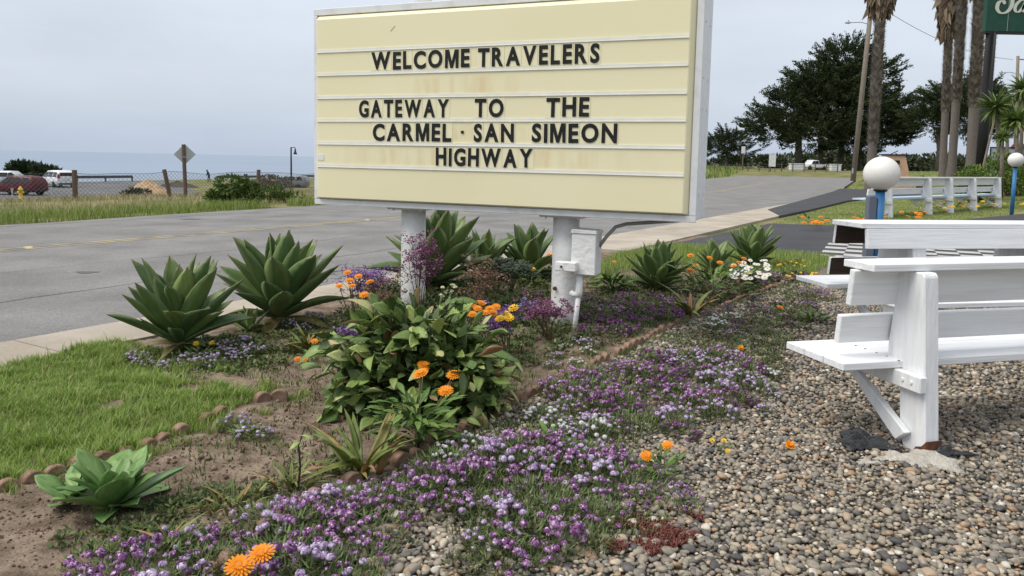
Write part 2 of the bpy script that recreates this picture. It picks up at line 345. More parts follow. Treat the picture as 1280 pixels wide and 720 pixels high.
# ---- gravel: a bed with real pebbles
PEB_ST = [(0, (.07, .068, .068)), (.12, (.13, .12, .11)), (.30, (.24, .215, .175)), (.48, (.32, .28, .215)), (.62, (.20, .187, .17)), (.76, (.41, .35, .26)), (.85, (.34, .22, .135)), (.94, (.50, .44, .345)), (1, (.62, .585, .52))]
PEB = M('river_pebbles', (.75, .75, .75), (1.15, 1.12, 1.08), 60, .55, .15, 250, .35, island=PEB_ST, bdist=.002)
PEBO = M('river_pebble', (.75, .75, .75), (1.15, 1.12, 1.08), 60, .55, .15, 250, .35, objrnd=PEB_ST, bdist=.002)
GB = M('gravel_fines', (.10, .085, .065), (.26, .22, .17), 45, .9, .9, 60, .2, bdist=.015, detail=3)
gm = MB(); gm.add([(q.x, q.y, -.006) for q in GRAVEL], [list(range(len(GRAVEL)))]); gravel = tag(gm.build('gravel_bed', GB), kind='structure')
def ico(sub):
    bm = bmesh.new(); bmesh.ops.create_icosphere(bm, subdivisions=sub, radius=1); v = np.array([q.co for q in bm.verts]); f = np.array([[q.index for q in a.verts] for a in bm.faces]); bm.free(); return v, f
def pebshape(sub, seed):
    v, f = ico(sub); rg = np.random.default_rng(seed); v = v*np.array([1, rg.uniform(.62, .9), rg.uniform(.38, .6)])
    for _ in range(4):
        d = rg.normal(size=3); d /= np.linalg.norm(d); k = v@d; c = rg.uniform(.45, .8)*np.abs(k).max(); v = v-np.outer(np.maximum(k-c, 0)*.75, d)
    return v, f
vis = [at(-100, 735), at(1400, 735), at(1400, 330), at(900, 330)]
def hexpts(sp, x0, x1, y0, y1):
    a = np.arange(x0, x1, sp); b = np.arange(y0, y1, sp*.87); A, B = np.meshgrid(a, b, indexing='ij'); A = A+(np.arange(len(b)) % 2)*sp*.5
    P = np.stack([A.ravel(), B.ravel()], 1)+RNG.normal(0, sp*.2, (A.size, 2)); return P
Pn = hexpts(.0238, -1.3, 4.4, 2.05, 4.7); Pf = hexpts(.034, -.3, 7.4, 4.7, 9.8)
def infov(P, m=1.22):
    q = np.stack([P[:, 0], P[:, 1], np.full(len(P), -EYE)], 1); d = q@_f; uu = q@CR/d*FPX; vv = -(q@CU)/d*FPX-(360-YC)
    return (np.abs(uu) < 640*m) & (vv < 360*m+10)
Pn = Pn[in_poly(Pn, GRAVEL) & infov(Pn)]; Pf = Pf[in_poly(Pf, GRAVEL) & infov(Pf)]
nn = len(Pn); rad = np.clip(RNG.lognormal(math.log(.0148), .35, nn), .006, .031)
order = np.argsort(-(rad/(Pn[:, 1]+.3)))      # largest in the picture first
sel = np.zeros(nn, bool); cand = order[:900]; sel[cand[::3]] = True
PM = [addm(mesh_np('pebble', *pebshape(2, 40+i), True), PEBO) for i in range(6)]
for i in np.nonzero(sel)[0]:
    inst('pebble', PM[i % 6], gravel, (Pn[i, 0], Pn[i, 1], rad[i]*.42+random.uniform(0, .006)), (random.uniform(-.35, .35), random.uniform(-.35, .35), random.uniform(0, 6.28)), float(rad[i]))
parts = []
def pebs(P, r_, sub, seeds, zadd):
    idx = RNG.integers(0, len(seeds), len(P))
    for k, sd_ in enumerate(seeds):
        w = idx == k; n = w.sum()
        if not n: continue
        bv, bf = pebshape(sub, sd_); Rm = np.einsum('nij,njk->nik', rotz(RNG.uniform(0, 6.283, n)), np.einsum('nij,njk->nik', rotx(RNG.normal(0, .28, n)), roty(RNG.normal(0, .28, n))))
        rr = r_[w]; parts.append(scatter(bv, bf, Rm, np.repeat(rr[:, None], 3, 1), np.stack([P[w, 0], P[w, 1], rr*.3+RNG.uniform(-.004, zadd, n)], 1)))
ns_ = ~sel; nearm = Pn[:, 1] < 2.95
pebs(Pn[ns_ & nearm], rad[ns_ & nearm], 2, [1, 2, 3, 4, 5, 6], .009)
pebs(Pn[ns_ & ~nearm], rad[ns_ & ~nearm], 1, [7, 8, 9, 10], .009)
pebs(Pf, np.clip(RNG.lognormal(math.log(.019), .28, len(Pf)), .01, .034), 1, [11, 12, 13], .01)
Vp, Fp = join(parts); tag(fin('pebbles', mesh_np('pebbles', Vp, Fp, True), PEB, gravel), kind='stuff')
print('pebbles', nn, len(Pf), 'tris', len(Fp))

# ---- scalloped edging rows: each scallop is a piece
BRK = M('edging_concrete', (.19, .12, .085), (.33, .23, .17), 14, .95, .6, 90, .15, detail=8, bdist=.006, objrnd=[(0, (.8, .78, .76)), (1, (1.15, 1.12, 1.1))])
def scallop():
    m_ = MB(); poly = [(-.052, -.08), (.052, -.08), (.052, .015)]+[(.052*math.cos(a), .015+.040*math.sin(a)) for a in np.linspace(.25, math.pi-.25, 7)]+[(-.052, .015)]
    m_.prism(poly, -.024, .024); return addm(m_.mesh('scallop', .005), BRK)
SCAL = [scallop()]
def edging(name, label, px, gaps=.07, step=.108):
    pts = [at(u, v) for u, v in px]; th = thing(name, label, 'garden edging', (pts[0].x, pts[0].y, 0)); acc = 0; o = Vector((pts[0].x, pts[0].y, 0))
    for a, b in zip(pts[:-1], pts[1:]):
        d = b-a; L = d.length; ang = math.atan2(d.y, d.x); 
        while acc < L:
            p = a+d*(acc/L)-o
            if random.random() > gaps:
                z = random.uniform(-.016, .012); inst('scallop', SCAL[0], th, (p.x+random.uniform(-.006, .006), p.y+random.uniform(-.006, .006), z), (random.uniform(-.14, .14), random.uniform(-.08, .08), ang+random.uniform(-.12, .12)))
            acc += step
        acc -= L
    return th
edging('scalloped_edging', 'row of reddish scalloped concrete edging between soil bed and gravel', [(210, 765), (300, 690), (345, 660), (402, 622), (445, 604), (490, 584), (540, 560), (600, 530), (655, 498), (695, 480), (745, 457), (800, 430), (850, 403)])
edging('scalloped_edging', 'far row of low scalloped edging behind the white daisies', [(905, 384), (950, 366), (992, 352), (960, 340), (935, 338)])
edging('scalloped_edging', 'short row of scalloped edging between the lawn and the soil', [(-60, 640), (20, 612), (60, 596), (180, 562), (240, 536), (300, 509), (335, 498), (368, 496)], .42)

# ---- grasses
GRS = [(0, (.11, .19, .035)), (.35, (.20, .32, .055)), (.7, (.31, .42, .085)), (.9, (.39, .44, .14)), (1, (.48, .45, .25))]
GRASS = M('lawn_grass', (1, 1, 1), rough=.5, spec=.3, island=GRS, trans=.3)
P = sample_poly(LAWN, 60000); P = P[infov(P)]; zz = .004+relief(P[:, 0], P[:, 1])
k = vnoise(P[:, 0]*3, P[:, 1]*3, 8); m0 = k > .12
P, zz = P[m0], zz[m0]
tuft = vnoise(P[:, 0]*5, P[:, 1]*5, 6)
q_ = RNG.random(len(P)); lo_ = tuft < .5; parts = [blades(P[lo_], .026, .0055, 1.3, zz[lo_], .6), blades(P[~lo_], .045, .0055, 1.3, zz[~lo_], .65), blades(P[q_ < .02], .085, .006, 1.2, zz[q_ < .02])]
Vp, Fp = join(parts); tag(fin('lawn_grass', mesh_np('lawn_grass', Vp, Fp), GRASS), 'short bright green lawn grass beside the sidewalk at left', 'grass', kind='stuff')
# ragged lawn margin: thinning tufts over the soil edge
ed = [at(150, 428), at(330, 478), at(390, 492), at(330, 520), at(240, 556), at(120, 606), at(-60, 640), at(-60, 600), at(170, 545), at(300, 495), at(200, 470)]
P = sample_poly(ed, 9000); k = vnoise(P[:, 0]*9, P[:, 1]*9, 15); P = P[k > .58]
tag(fin('lawn_margin_grass', mesh_np('lawn_margin_grass', *blades(P, .05, .005, 1.0, .004+relief(P[:, 0], P[:, 1]))), GRASS), 'thin ragged grass where the lawn meets the soil bed', 'grass', kind='stuff')
CLOD = M('soil_clods', (1, 1, 1), rough=.95, spec=.1, island=[(0, (.08, .055, .038)), (.6, (.17, .12, .085)), (1, (.27, .20, .15))])
cb = [at(-40, 720), at(-40, 625), at(160, 570), at(330, 505), at(400, 470), at(420, 560), at(470, 585), at(340, 655), at(230, 715)]
P = sample_poly(cb, 2600); r_ = RNG.lognormal(math.log(.0055), .5, len(P)); bv_, bf_ = pebshape(1, 77); n_ = len(P)
tag(fin('soil_clods', mesh_np('soil_clods', *scatter(bv_*np.array([1, 1, 1.4]), bf_, rotz(RNG.uniform(0, 6.28, n_)), np.repeat(r_[:, None], 3, 1), np.stack([P[:, 0], P[:, 1], .008+relief(P[:, 0], P[:, 1])+r_*.2], 1))), CLOD), 'small soil clods and crumbs scattered over the bare bed', 'soil', kind='stuff')
# rough verge grass across the road, green at the kerb and dry above
def verge(name, label, mat, poly, n, h, w, lean=.5, filt=None, noise=(.25, 6, .35)):
    P = sample_poly(poly, n); k = vnoise(P[:, 0]*noise[0]*4, P[:, 1]*noise[0]*4, noise[1]); P = P[k > noise[2]]
    V, F = blades(P, h, w, lean, terr(P[:, 0], P[:, 1])-.02); return tag(fin(name, mesh_np(name, V, F), mat), label, 'grass', kind='stuff')
VG = M('verge_grass', (1, 1, 1), rough=.6, island=[(0, (.09, .16, .03)), (.5, (.20, .29, .05)), (.85, (.30, .33, .09)), (1, (.42, .37, .19))], trans=.25)
DG = M('dry_grass', (1, 1, 1), rough=.7, island=[(0, (.16, .17, .06)), (.4, (.31, .27, .13)), (.8, (.44, .37, .21)), (1, (.52, .45, .29))], trans=.25)
vg = [st(s_, t_) for s_, t_ in [(17.75, -14), (18.0, 8), (18.6, 18), (20.2, 45), (22.6, 45), (20.9, 18), (20.4, 8), (20.2, -14)]]
verge('verge_grass', 'strip of tall green verge grass along the far road edge', VG, vg, 34000, .25, .018, .7)
dg = [st(s_, t_) for s_, t_ in [(19.6, -16), (20.5, 45), (40, 52), (40, -16)]]
verge('dry_grass', 'dry tan grass field around the chain link fence', DG, dg, 42000, .20, .024, .9, noise=(.2, 3, .22))
dg2 = [st(s_, t_) for s_, t_ in [(40, -20), (40, 55), (64, 60), (64, -20)]]
verge('dry_grass', 'dry grass slope between the fence and the car park', DG, dg2, 16000, .16, .04, .7, noise=(.2, 3, .3))
isl = [at(960, 278.5), at(1000, 266.5), at(1060, 252), at(1110, 247), at(1190, 244), at(1290, 240), at(1290, 263), at(1160, 277), at(1040, 280.5)]
verge('island_grass', 'mown grass island with the long bench across the driveway', GRASS, isl, 34000, .06, .02, .5, noise=(.4, 6, .12))
isl2 = [at(1051, 234), at(1066, 227), at(1085, 222.5), at(1290, 222.5), at(1290, 236), at(1120, 237), at(1090, 236.5)]
verge('far_lawn_grass', 'mown grass around the tan monument and the palm trees', GRASS, isl2, 16000, .09, .08, .5, noise=(.2, 6, .1))
fg = [st(s_+float(curve(t_)), t_) for s_, t_ in [(21.5, 60), (22.5, 100), (23.5, 170), (60, 190), (45, 60)]]
verge('far_verge_grass', 'green and tan grass strip beyond the far bend of the road', VG, fg, 13000, .45, .14, .5, noise=(.1, 6, .2))
# grass and weeds in the bed
bedg = [at(735, 348), at(765, 321), at(832, 307.5), at(930, 313.5), at(1045, 323.5), at(1030, 336), at(1000, 348), at(900, 350), at(860, 332)]
P = sample_poly(bedg, 17000); tag(fin('bed_grass', mesh_np('bed_grass', *blades(P, .10, .007, .6, .0)), GRASS), 'loose grass and weeds behind the agaves at the driveway corner', 'grass', kind='stuff')
bedall = [at(20, 690), at(160, 560), at(330, 505), at(380, 490), at(260, 470), at(170, 455), at(400, 395), at(560, 360), at(830, 320), at(1000, 335), at(960, 365), at(840, 405), at(690, 480), at(480, 585), at(330, 660), at(250, 720)]
P = sample_poly(bedall, 34000); k = vnoise(P[:, 0]*4, P[:, 1]*4, 21)*.6+vnoise(P[:, 0]*13, P[:, 1]*13, 22)*.4
P = P[k > np.where(P[:, 1] < 4.6, .56, .38)]
WEED = M('weed_leaves', (1, 1, 1), rough=.6, island=[(0, (.05, .075, .02)), (.5, (.10, .15, .035)), (1, (.19, .23, .07))], trans=.2)
tag(fin('bed_weeds', mesh_np('bed_weeds', *blades(P, .032, .008, 1.1, .004+relief(P[:, 0], P[:, 1]))), WEED), 'low creeping weeds spread over the soil bed', 'weeds', kind='stuff')
grw = [at(560, 556), at(690, 488), at(850, 407), at(985, 353), at(1020, 345), at(1030, 380), at(985, 440), at(960, 500), at(820, 540), at(720, 640), at(860, 640), at(800, 690), at(430, 760), at(330, 690)]
P = sample_poly(grw, 22000); k = vnoise(P[:, 0]*3, P[:, 1]*3, 31)*.6+vnoise(P[:, 0]*11, P[:, 1]*11, 32)*.4; P = P[k > .50]
tag(fin('gravel_weeds', mesh_np('gravel_weeds', *blades(P, .04, .006, .9, .008)), WEED), 'green weeds growing between the flowers on the gravel', 'weeds', kind='stuff')
REDW = M('red_sedum', (1, 1, 1), rough=.7, island=[(0, (.10, .025, .02)), (1, (.22, .07, .05))])
rw = [at(735, 690), at(770, 655), at(830, 635), at(880, 650), at(870, 680), at(800, 705)]
P = sample_poly(rw, 5000); k = vnoise(P[:, 0]*12, P[:, 1]*12, 3); P = P[k > .5]
tag(fin('red_sedum', mesh_np('red_sedum', *blades(P, .012, .007, 1.6, .014)), REDW), 'dark red creeping sedum among the pebbles', 'sedum', kind='stuff')
# ------------------------------------------------------------------ marquee sign
YF = M('yellow_sign_plastic', (.88, .815, .555), (.85, .785, .52), .9, .38, .10, 1.6, .4, bdist=.03, detail=3)
def add_stains(m):                              # rusty water marks bleeding under the letter tracks
    t = m.node_tree; b = t.nodes['Principled BSDF']; src = b.inputs['Base Color'].links[0].from_socket
    co = t.nodes.new('ShaderNodeTexCoord'); mpn = t.nodes.new('ShaderNodeMapping'); mpn.inputs['Scale'].default_value = (9, 1, 1.6)
    t.links.new(co.outputs['Object'], mpn.inputs[0]); n = t.nodes.new('ShaderNodeTexNoise'); n.inputs['Scale'].default_value = 1.2; n.inputs['Detail'].default_value = 5
    t.links.new(mpn.outputs[0], n.inputs[0]); sp = t.nodes.new('ShaderNodeSeparateXYZ'); t.links.new(co.outputs['Object'], sp.inputs[0])
    def band(sock, c, w):
        a = t.nodes.new('ShaderNodeMath'); a.operation = 'SUBTRACT'; t.links.new(sock, a.inputs[0]); a.inputs[1].default_value = c
        d = t.nodes.new('ShaderNodeMath'); d.operation = 'ABSOLUTE'; t.links.new(a.outputs[0], d.inputs[0])
        e_ = t.nodes.new('ShaderNodeMapRange'); e_.inputs['From Min'].default_value = w*.6; e_.inputs['From Max'].default_value = w*1.1; e_.inputs['To Min'].default_value = 1; e_.inputs['To Max'].default_value = 0
        t.links.new(d.outputs[0], e_.inputs[0]); return e_.outputs[0]
    tot = None
    for cx, wx, cz, wz in [(-.95, .62, 2.16, .09), (-.75, 1.5, 1.51, .09), (-.9, .9, 1.73, .07), (-.9, .9, 2.37, .05)]:
        q = t.nodes.new('ShaderNodeMath'); q.operation = 'MULTIPLY'; t.links.new(band(sp.outputs['X'], cx, wx), q.inputs[0]); t.links.new(band(sp.outputs['Z'], cz, wz), q.inputs[1])
        if tot is None: tot = q.outputs[0]
        else:
            w = t.nodes.new('ShaderNodeMath'); w.operation = 'MAXIMUM'; t.links.new(tot, w.inputs[0]); t.links.new(q.outputs[0], w.inputs[1]); tot = w.outputs[0]
    r_ = t.nodes.new('ShaderNodeMapRange'); r_.inputs['From Min'].default_value = .42; r_.inputs['From Max'].default_value = .72; t.links.new(n.outputs[0], r_.inputs[0])
    k = t.nodes.new('ShaderNodeMath'); k.operation = 'MULTIPLY'; t.links.new(tot, k.inputs[0]); t.links.new(r_.outputs[0], k.inputs[1])
    k2 = t.nodes.new('ShaderNodeMath'); k2.operation = 'MULTIPLY'; t.links.new(k.outputs[0], k2.inputs[0]); k2.inputs[1].default_value = .45
    mm = t.nodes.new('ShaderNodeMix'); mm.data_type = 'RGBA'; t.links.new(k2.outputs[0], mm.inputs[0]); t.links.new(src, mm.inputs[6]); mm.inputs[7].default_value = (.66, .46, .18, 1)
    t.links.new(mm.outputs[2], b.inputs['Base Color'])
add_stains(YF)
PANEL = M('clear_letter_panel', (.87, .81, .55), rough=.32, spec=.5)
TRACK = M('letter_track', (.84, .83, .77), (.78, .77, .70), 6, .35, stretch=(1, 1, 1))
LET = M('black_letter', (.009, .009, .010), (.020, .020, .020), 3, .5, spec=.25, detail=6)
PIPE = M('white_painted_pipe', (.83, .83, .82), (.68, .66, .62), 6, .55, .8, 22, detail=10, bdist=.012, contrast=(.5, .88))
RUST = M('rust', (.16, .06, .03), (.08, .035, .02), 30, .9, .4, 90)
GREYC = M('grey_conduit', (.30, .30, .29), rough=.5)
BRACK = M('scuffed_white_metal', (.74, .75, .76), (.55, .55, .55), 7, .5, detail=8, contrast=(.5, .85))
SA = R(-22.5)
sign = thing('marquee_sign', 'cream yellow marquee sign with black letters on two white poles', 'sign', (.49, 6.85, 0), SA)
x0, x1, z0, z1 = -2.545, 1.18, 1.035, 2.91
MB().box(x0, x1, -.25, .25, z0, z1).build('cabinet', WHITE, sign, .008)
for a in [(x0-.012, x1+.012, z1-.05, z1+.012), (x0-.012, x1+.012, z0-.012, z0+.042)]: MB().box(a[0], a[1], -.275, -.2505, a[2], a[3]).build('frame_rail', BRACK, sign, .004)
for a in [(x0-.012, x0+.03), (x1-.045, x1+.012)]: MB().box(a[0], a[1], -.277, -.2505, z0+.043, z1-.051).build('frame_stile', BRACK, sign, .004)
# formed plastic face: bevelled pan standing proud of the frame
fx0, fx1, fz0, fz1 = x0+.034, x1-.048, z0+.046, z1-.054
mb = MB(); bw = .04
mb.add([(fx0, -.256, fz0), (fx1, -.256, fz0), (fx1, -.256, fz1), (fx0, -.256, fz1), (fx0+.02, -.315, fz0+.012), (fx1-bw, -.315, fz0+.012), (fx1-bw, -.315, fz1-bw), (fx0+.02, -.315, fz1-bw)],
       [(4, 5, 6, 7), (0, 1, 5, 4), (1, 2, 6, 5), (2, 3, 7, 6), (3, 0, 4, 7), (0, 3, 2, 1)])
mb.build('sign_face', YF, sign, .006)
TZ = [2.508, 2.288, 2.068, 1.848, 1.628, 1.408]
for i, z in enumerate(TZ):
    m_ = MB(); m_.box(fx0+.022, fx1-bw-.004, -.320, -.3155, z-.015, z+.015); m_.box(fx0+.022, fx1-bw-.004, -.324, -.3205, z-.015, z-.011)
    m_.build('letter_track', TRACK, sign)
def sgn_a(u, v):                                 # column of the sign face that a surveyed point falls on
    n = Vector((math.cos(SA+math.pi/2), math.sin(SA+math.pi/2), 0)); e_ = Vector((math.cos(SA), math.sin(SA), 0)); p0 = Vector((.49, 6.85, 0))-n*.325
    d = Vector(ray(u, v)); o_ = Vector((0, 0, EYE)); k = (p0-o_).dot(n)/d.dot(n); return (o_+d*k-Vector((.49, 6.85, 0))).dot(e_)
_cache = {}
def glyph(ch):
    if ch in _cache: return _cache[ch]
    if ch == 'M':                                # drawn by hand: two stems and a deep V
        m_ = MB(); m_.prism([(0, 0), (.15, 0), (.15, .46), (.30, 0), (.44, 0), (.59, .46), (.59, 0), (.74, 0), (.74, .74), (.53, .74), (.37, .25), (.21, .74), (0, .74)], -.02, .02); me = addm(m_.mesh('letter'), LET)
        _cache[ch] = (me, .74, .74); return _cache[ch]
    cu = bpy.data.curves.new('glyph', 'FONT'); cu.body = ch; cu.size = 1; cu.extrude = .02; cu.offset = .034; cu.resolution_u = 4
    o = bpy.data.objects.new('glyph', cu); COL.objects.link(o); dg = bpy.context.evaluated_depsgraph_get(); dg.update()
    me = bpy.data.meshes.new_from_object(o.evaluated_get(dg)); bpy.data.objects.remove(o)
    v = np.array([q.co for q in me.vertices]); me.name = 'letter'; lo, hi = v.min(0), v.max(0)
    for q in me.vertices: q.co = ((q.co.x-lo[0]), -(q.co.z), q.co.y-lo[1])
    me.materials.append(LET); _cache[ch] = (me, hi[0]-lo[0], hi[1]-lo[1]); return _cache[ch]
LH = .163
def word(txt, ua, ub, v, row, hs=1.0):
    a0, a1 = sgn_a(ua, v), sgn_a(ub, v); gs = [glyph(c) for c in txt]; sc = LH*hs/.74; ws = [g[1] for g in gs]; n = len(txt)
    gap = .026 if n > 1 else 0; kx = ((a1-a0)-gap*(n-1))/sum(ws); x = a0; zb = TZ[row]+.024
    for c, (me, w, h) in zip(txt, gs):
        ww = w*kx; hz = LH*hs/h
        o = inst('letter', me, sign, (x, -.3205, zb+random.uniform(0, .006)), (0, random.uniform(-.012, .012), 0), (kx, .12, hz)); o.rotation_euler = (0, random.uniform(-.015, .015), 0)
        pm = MB().box(-.010/kx, (ww+.010)/kx, -.004, .004, -.008/hz, (LH*hs+.010)/hz).mesh('letter_panel'); pm.materials.append(PANEL)
        inst('letter_panel', pm, o, (0, .032, 0))
        x += ww+gap
word('WELCOME', 464, 586.5, 75, 1); word('TRAVELERS', 597, 749, 70, 1)
word('GATEWAY', 448.5, 560.5, 136, 3); word('TO', 593, 629, 136, 3); word('THE', 682.5, 736, 136, 3)
word('CARMEL', 465.7, 563.7, 166, 4); word('SAN', 592, 642, 167, 4); word('SIMEON', 664.5, 771, 168, 4)
word('HIGHWAY', 544.5, 665.5, 198, 5)
o = inst('letter', addm(MB().box(-.014, .014, -.004, .004, 0, .026).mesh('letter', .003), LET), sign, (sgn_a(577.5, 167), -.3205, TZ[4]+.10))
MB().box(fx0+.03, fx0+.10, -.3185, -.3155, 1.46, 1.515).build('sticker', WHITE, sign)
mb = MB()
for i in range(4): mb.tube([(-1.66+i*.012, -.3158, 2.665+i*.012), (-1.65+i*.012, -.3158, 2.678+i*.012)], .0025, 5)
mb.build('scratch', GREYC, sign)
for px_ in (-1.58, 0.0):
    pp = [(.122, -.1), (.122, .2), (.120, .6), (.120, .999)]
    MB().lathe(pp, 32, (px_, 0, 0)).build('pole', PIPE, sign, 0, True)
    MB().box(px_-.2, px_+.2, -.17, .17, 1.0, 1.020).build('mounting_plate', BRACK, sign, .004)
    for bx in (-.15, .15): MB().lathe([(.012, 0), (.012, .014)], 8, (px_+bx, -.13, .987)).build('bolt', BRACK, sign)
MB().lathe([(.085, 2.87), (.085, 3.7)], 24, (-1.50, 0, 0)).build('pole_stub', PIPE, sign, 0, True)
for a in (-1.3, -2.35): MB().box(a-.06, a+.06, -.15, -.03, z1+.0125, z1+.03).build('lifting_bracket', BRACK, sign, .003)
for zz_ in (1.25, 1.95, 2.2, 2.65):
    for yy in (-.12, .1): MB().lathe([(.012, 0), (.009, .006)], 8).build('rivet', BRACK, sign).matrix_local = Matrix.Translation((x1+.001, yy, zz_)) @ Matrix.Rotation(math.pi/2, 4, 'Y')
MB().lathe([(.016, 0), (.016, .03), (.009, .035)], 10).build('bolt', RUST, sign).matrix_local = Matrix.Translation((-.05, -.115, .36)) @ Matrix.Rotation(math.pi/2, 4, 'X')
# electrical cabinet strapped to the right pole
eb = thing('electrical_box', 'white electrical cabinet with conduit on the right sign pole', 'electrical box', (.49, 6.85, 0), SA)
MB().box(.125, .345, -.22, -.03, .515, .875).build('box_body', PIPE, eb, .006)
MB().prism([(.115, .876), (.355, .876), (.35, .905), (.125, .912)], -.23, -.02).build('box_lid', PIPE, eb, .004)
MB().box(.0, .19, -.285, -.19, .545, .625).build('switch_box', PIPE, eb, .006)
MB().lathe([(.010, 0), (.010, .02)], 10).build('switch_knob', RUST, eb).matrix_local = Matrix.Translation((.06, -.285, .585)) @ Matrix.Rotation(math.pi/2, 4, 'X')
MB().tube([(.19, -.16, .52), (.19, -.17, .36), (.19, -.18, .31)], .032, 14).build('pipe_elbow', PIPE, eb, 0, True)
MB().tube([(.19, -.18, .33), (.175, -.18, .15), (.15, -.18, -.1)], .022, 12).build('conduit', PIPE, eb, 0, True)
MB().tube([(.12, -.18, .345), (.155, -.19, .33), (.19, -.18, .33)], .026, 12).build('pipe_joint', PIPE, eb, 0, True)
GREYC = M('grey_conduit', (.30, .30, .29), rough=.5)
MB().tube([(.34, -.1, .76), (.40, -.08, .85), (.47, -.05, .935), (.56, -.03, .965), (.75, 0, .985), (1.0, .0, 1.015)], .016, 10).build('flexible_conduit', GREYC, eb, 0, True)

# ------------------------------------------------------------------ benches
WB = M('bench_white', (.82, .83, .845), (.64, .645, .65), 3.2, .5, .5, 9, stretch=(.5, 9, 9), detail=10, contrast=(.42, .86), bdist=.006)
WBP = M('post_white', (.82, .83, .845), (.64, .645, .65), 3.5, .5, .6, 14, stretch=(8, 8, .8), detail=10, contrast=(.42, .86), bdist=.006)
def board(name, parent, a0, a1, b0, b1, z0, z1, mat=None, lean=0, bev=.004):
    m_ = MB(); m_.box(a0, a1, b0, b1, z0, z1); o = m_.build(name, mat or WB, parent, bev)
    if lean:
        c = Vector(((a0+a1)/2, (b0+b1)/2, z0)); o.matrix_local = Matrix.Translation(c) @ Matrix.Rotation(lean, 4, 'X') @ Matrix.Translation(-c)
    return o
def single_bench(label, loc, az, posts, a0, a1, seatmat=None, group=None, full=True):
    b = thing('bench', label, 'bench', loc, R(90)-az, group)
    sm = seatmat or WB
    for i in range(3): board('seat_plank', b, a0, a1, .20+i*.168, .20+i*.168+.163, .425, .466, sm)
    board('back_board', b, a0+.06, a1-.06, .325, .365, .545, .70, WB, R(6))
    board('back_board', b, a0+.08, a1-.08, .275, .315, .76, .955, WB, R(6))
    board('cap_board', b, a0+.11, a1-.11, .15, .385, .958, .998, WB)
    for p in posts:
        m_ = MB(); m_.prism([(.0, -.03), (.15, -.03), (.19, .10), (.22, .40), (.31, .40), (.315, .55), (.262, .955), (.105, .955), (.09, .935)], p-.046, p+.046, 'x')
        m_.build('post', WBP, b, .006)
        MB().box(p-.093, p-.048, .02, .62, .335, .422).build('seat_bearer', WBP, b, .005)
        m_ = MB(); m_.prism([(.60, .335), (.50, .335), (.10, .10), (.17, .04)], p-.089, p-.049, 'x'); m_.build('brace', WBP, b, .004)
        if full:
            for i in range(3):
                for yy in (.24, .33): MB().lathe([(.006, 0), (.006, .002)], 8, (p-.07, yy+i*.168-.04, .4655)).build('screw', RUST, b)
            for yy in (.08, .14): MB().lathe([(.012, 0), (.010, .006)], 8).build('bolt', WBP, b).matrix_local = Matrix.Translation((p-.093, yy, .38)) @ Matrix.Rotation(-math.pi/2, 4, 'Y')
    return b
B1 = single_bench('nearest white wooden bench on the pebbles with its single post base crumbling', (2.22, 3.845, 0), R(75), [0, 1.9], -.42, 2.35)
MB().prism([(-.004, -.02), (.10, -.02), (.07, .035), (.03, .05), (.0, .085)], -.0472, .0472, 'x').build('rusty_base', RUST, B1)
def double_bench(label, loc, az, posts, a0, a1, w=.72, top=1.04):
    b = thing('bench', label, 'bench', loc, R(90)-az)
    for s_ in (-1, 1):
        for i in range(3):
            y = s_*(w-.0825-.168*i); board('seat_plank', b, a0, a1, y-.082, y+.081, .425, .465)
        # outer faces painted, inner faces bare wood
        for (za, zb, yb, nm) in [(.83, top-.045, .245, 'back_board'), (.545, .70, .30, 'back_board')]:
            y = s_*yb; o = board(nm, b, a0+.04, a1-.04, min(y, y-s_*.04), max(y, y-s_*.04), za, zb, None, R(7)*(1 if s_ > 0 else -1))
            o.data.materials.append(DARKWOOD)
            for pl in o.data.polygons:
                if pl.normal.y*s_ < -.7: pl.material_index = 1
    board('cap_board', b, a0, a1, -.205, -.004, top-.042, top); board('cap_board', b, a0, a1, .004, .205, top-.043, top-.001)
    for p in posts:
        m_ = MB(); m_.prism([(-.10, -.03), (.10, -.03), (.12, .40), (.255, .545), (.19, top-.05), (-.19, top-.05), (-.255, .545), (-.12, .40)], p-.065, p+.065, 'x'); m_.build('post', WBP, b, .006)
        MB().box(p-.112, p-.067, -w+.06, w-.06, .335, .422).build('seat_bearer', WBP, b, .005)
        for s_ in (-1, 1):
            m_ = MB(); m_.prism([(s_*(w-.12), .335), (s_*(w-.25), .335), (s_*.08, .08), (s_*.12, .03)], p-.108, p-.068, 'x'); m_.build('brace', WBP, b, .004)
    return b
double_bench('white back to back wooden bench in front of the blue lamp post', (2.84, 6.44, 0), R(79), [.55, 1.75, 2.9], 0, 3.2)
SEATB = M('pale_blue_seat', (.45, .58, .72), (.55, .63, .72), 5, .5)
f0 = at(1116, 272, -.05); f1 = at(1252, 261.5, -.05); faz = math.atan2(f1.x-f0.x, f1.y-f0.y); fl = math.hypot(f1.x-f0.x, f1.y-f0.y)
single_bench('long white bench with pale blue seat on the grass island', (f0.x, f0.y, -.05), faz, [0, fl*.31, fl*.50, fl*.73, fl], -1.0, fl+.45, SEATB, None, False).scale = (1, 1.2, 1.26)
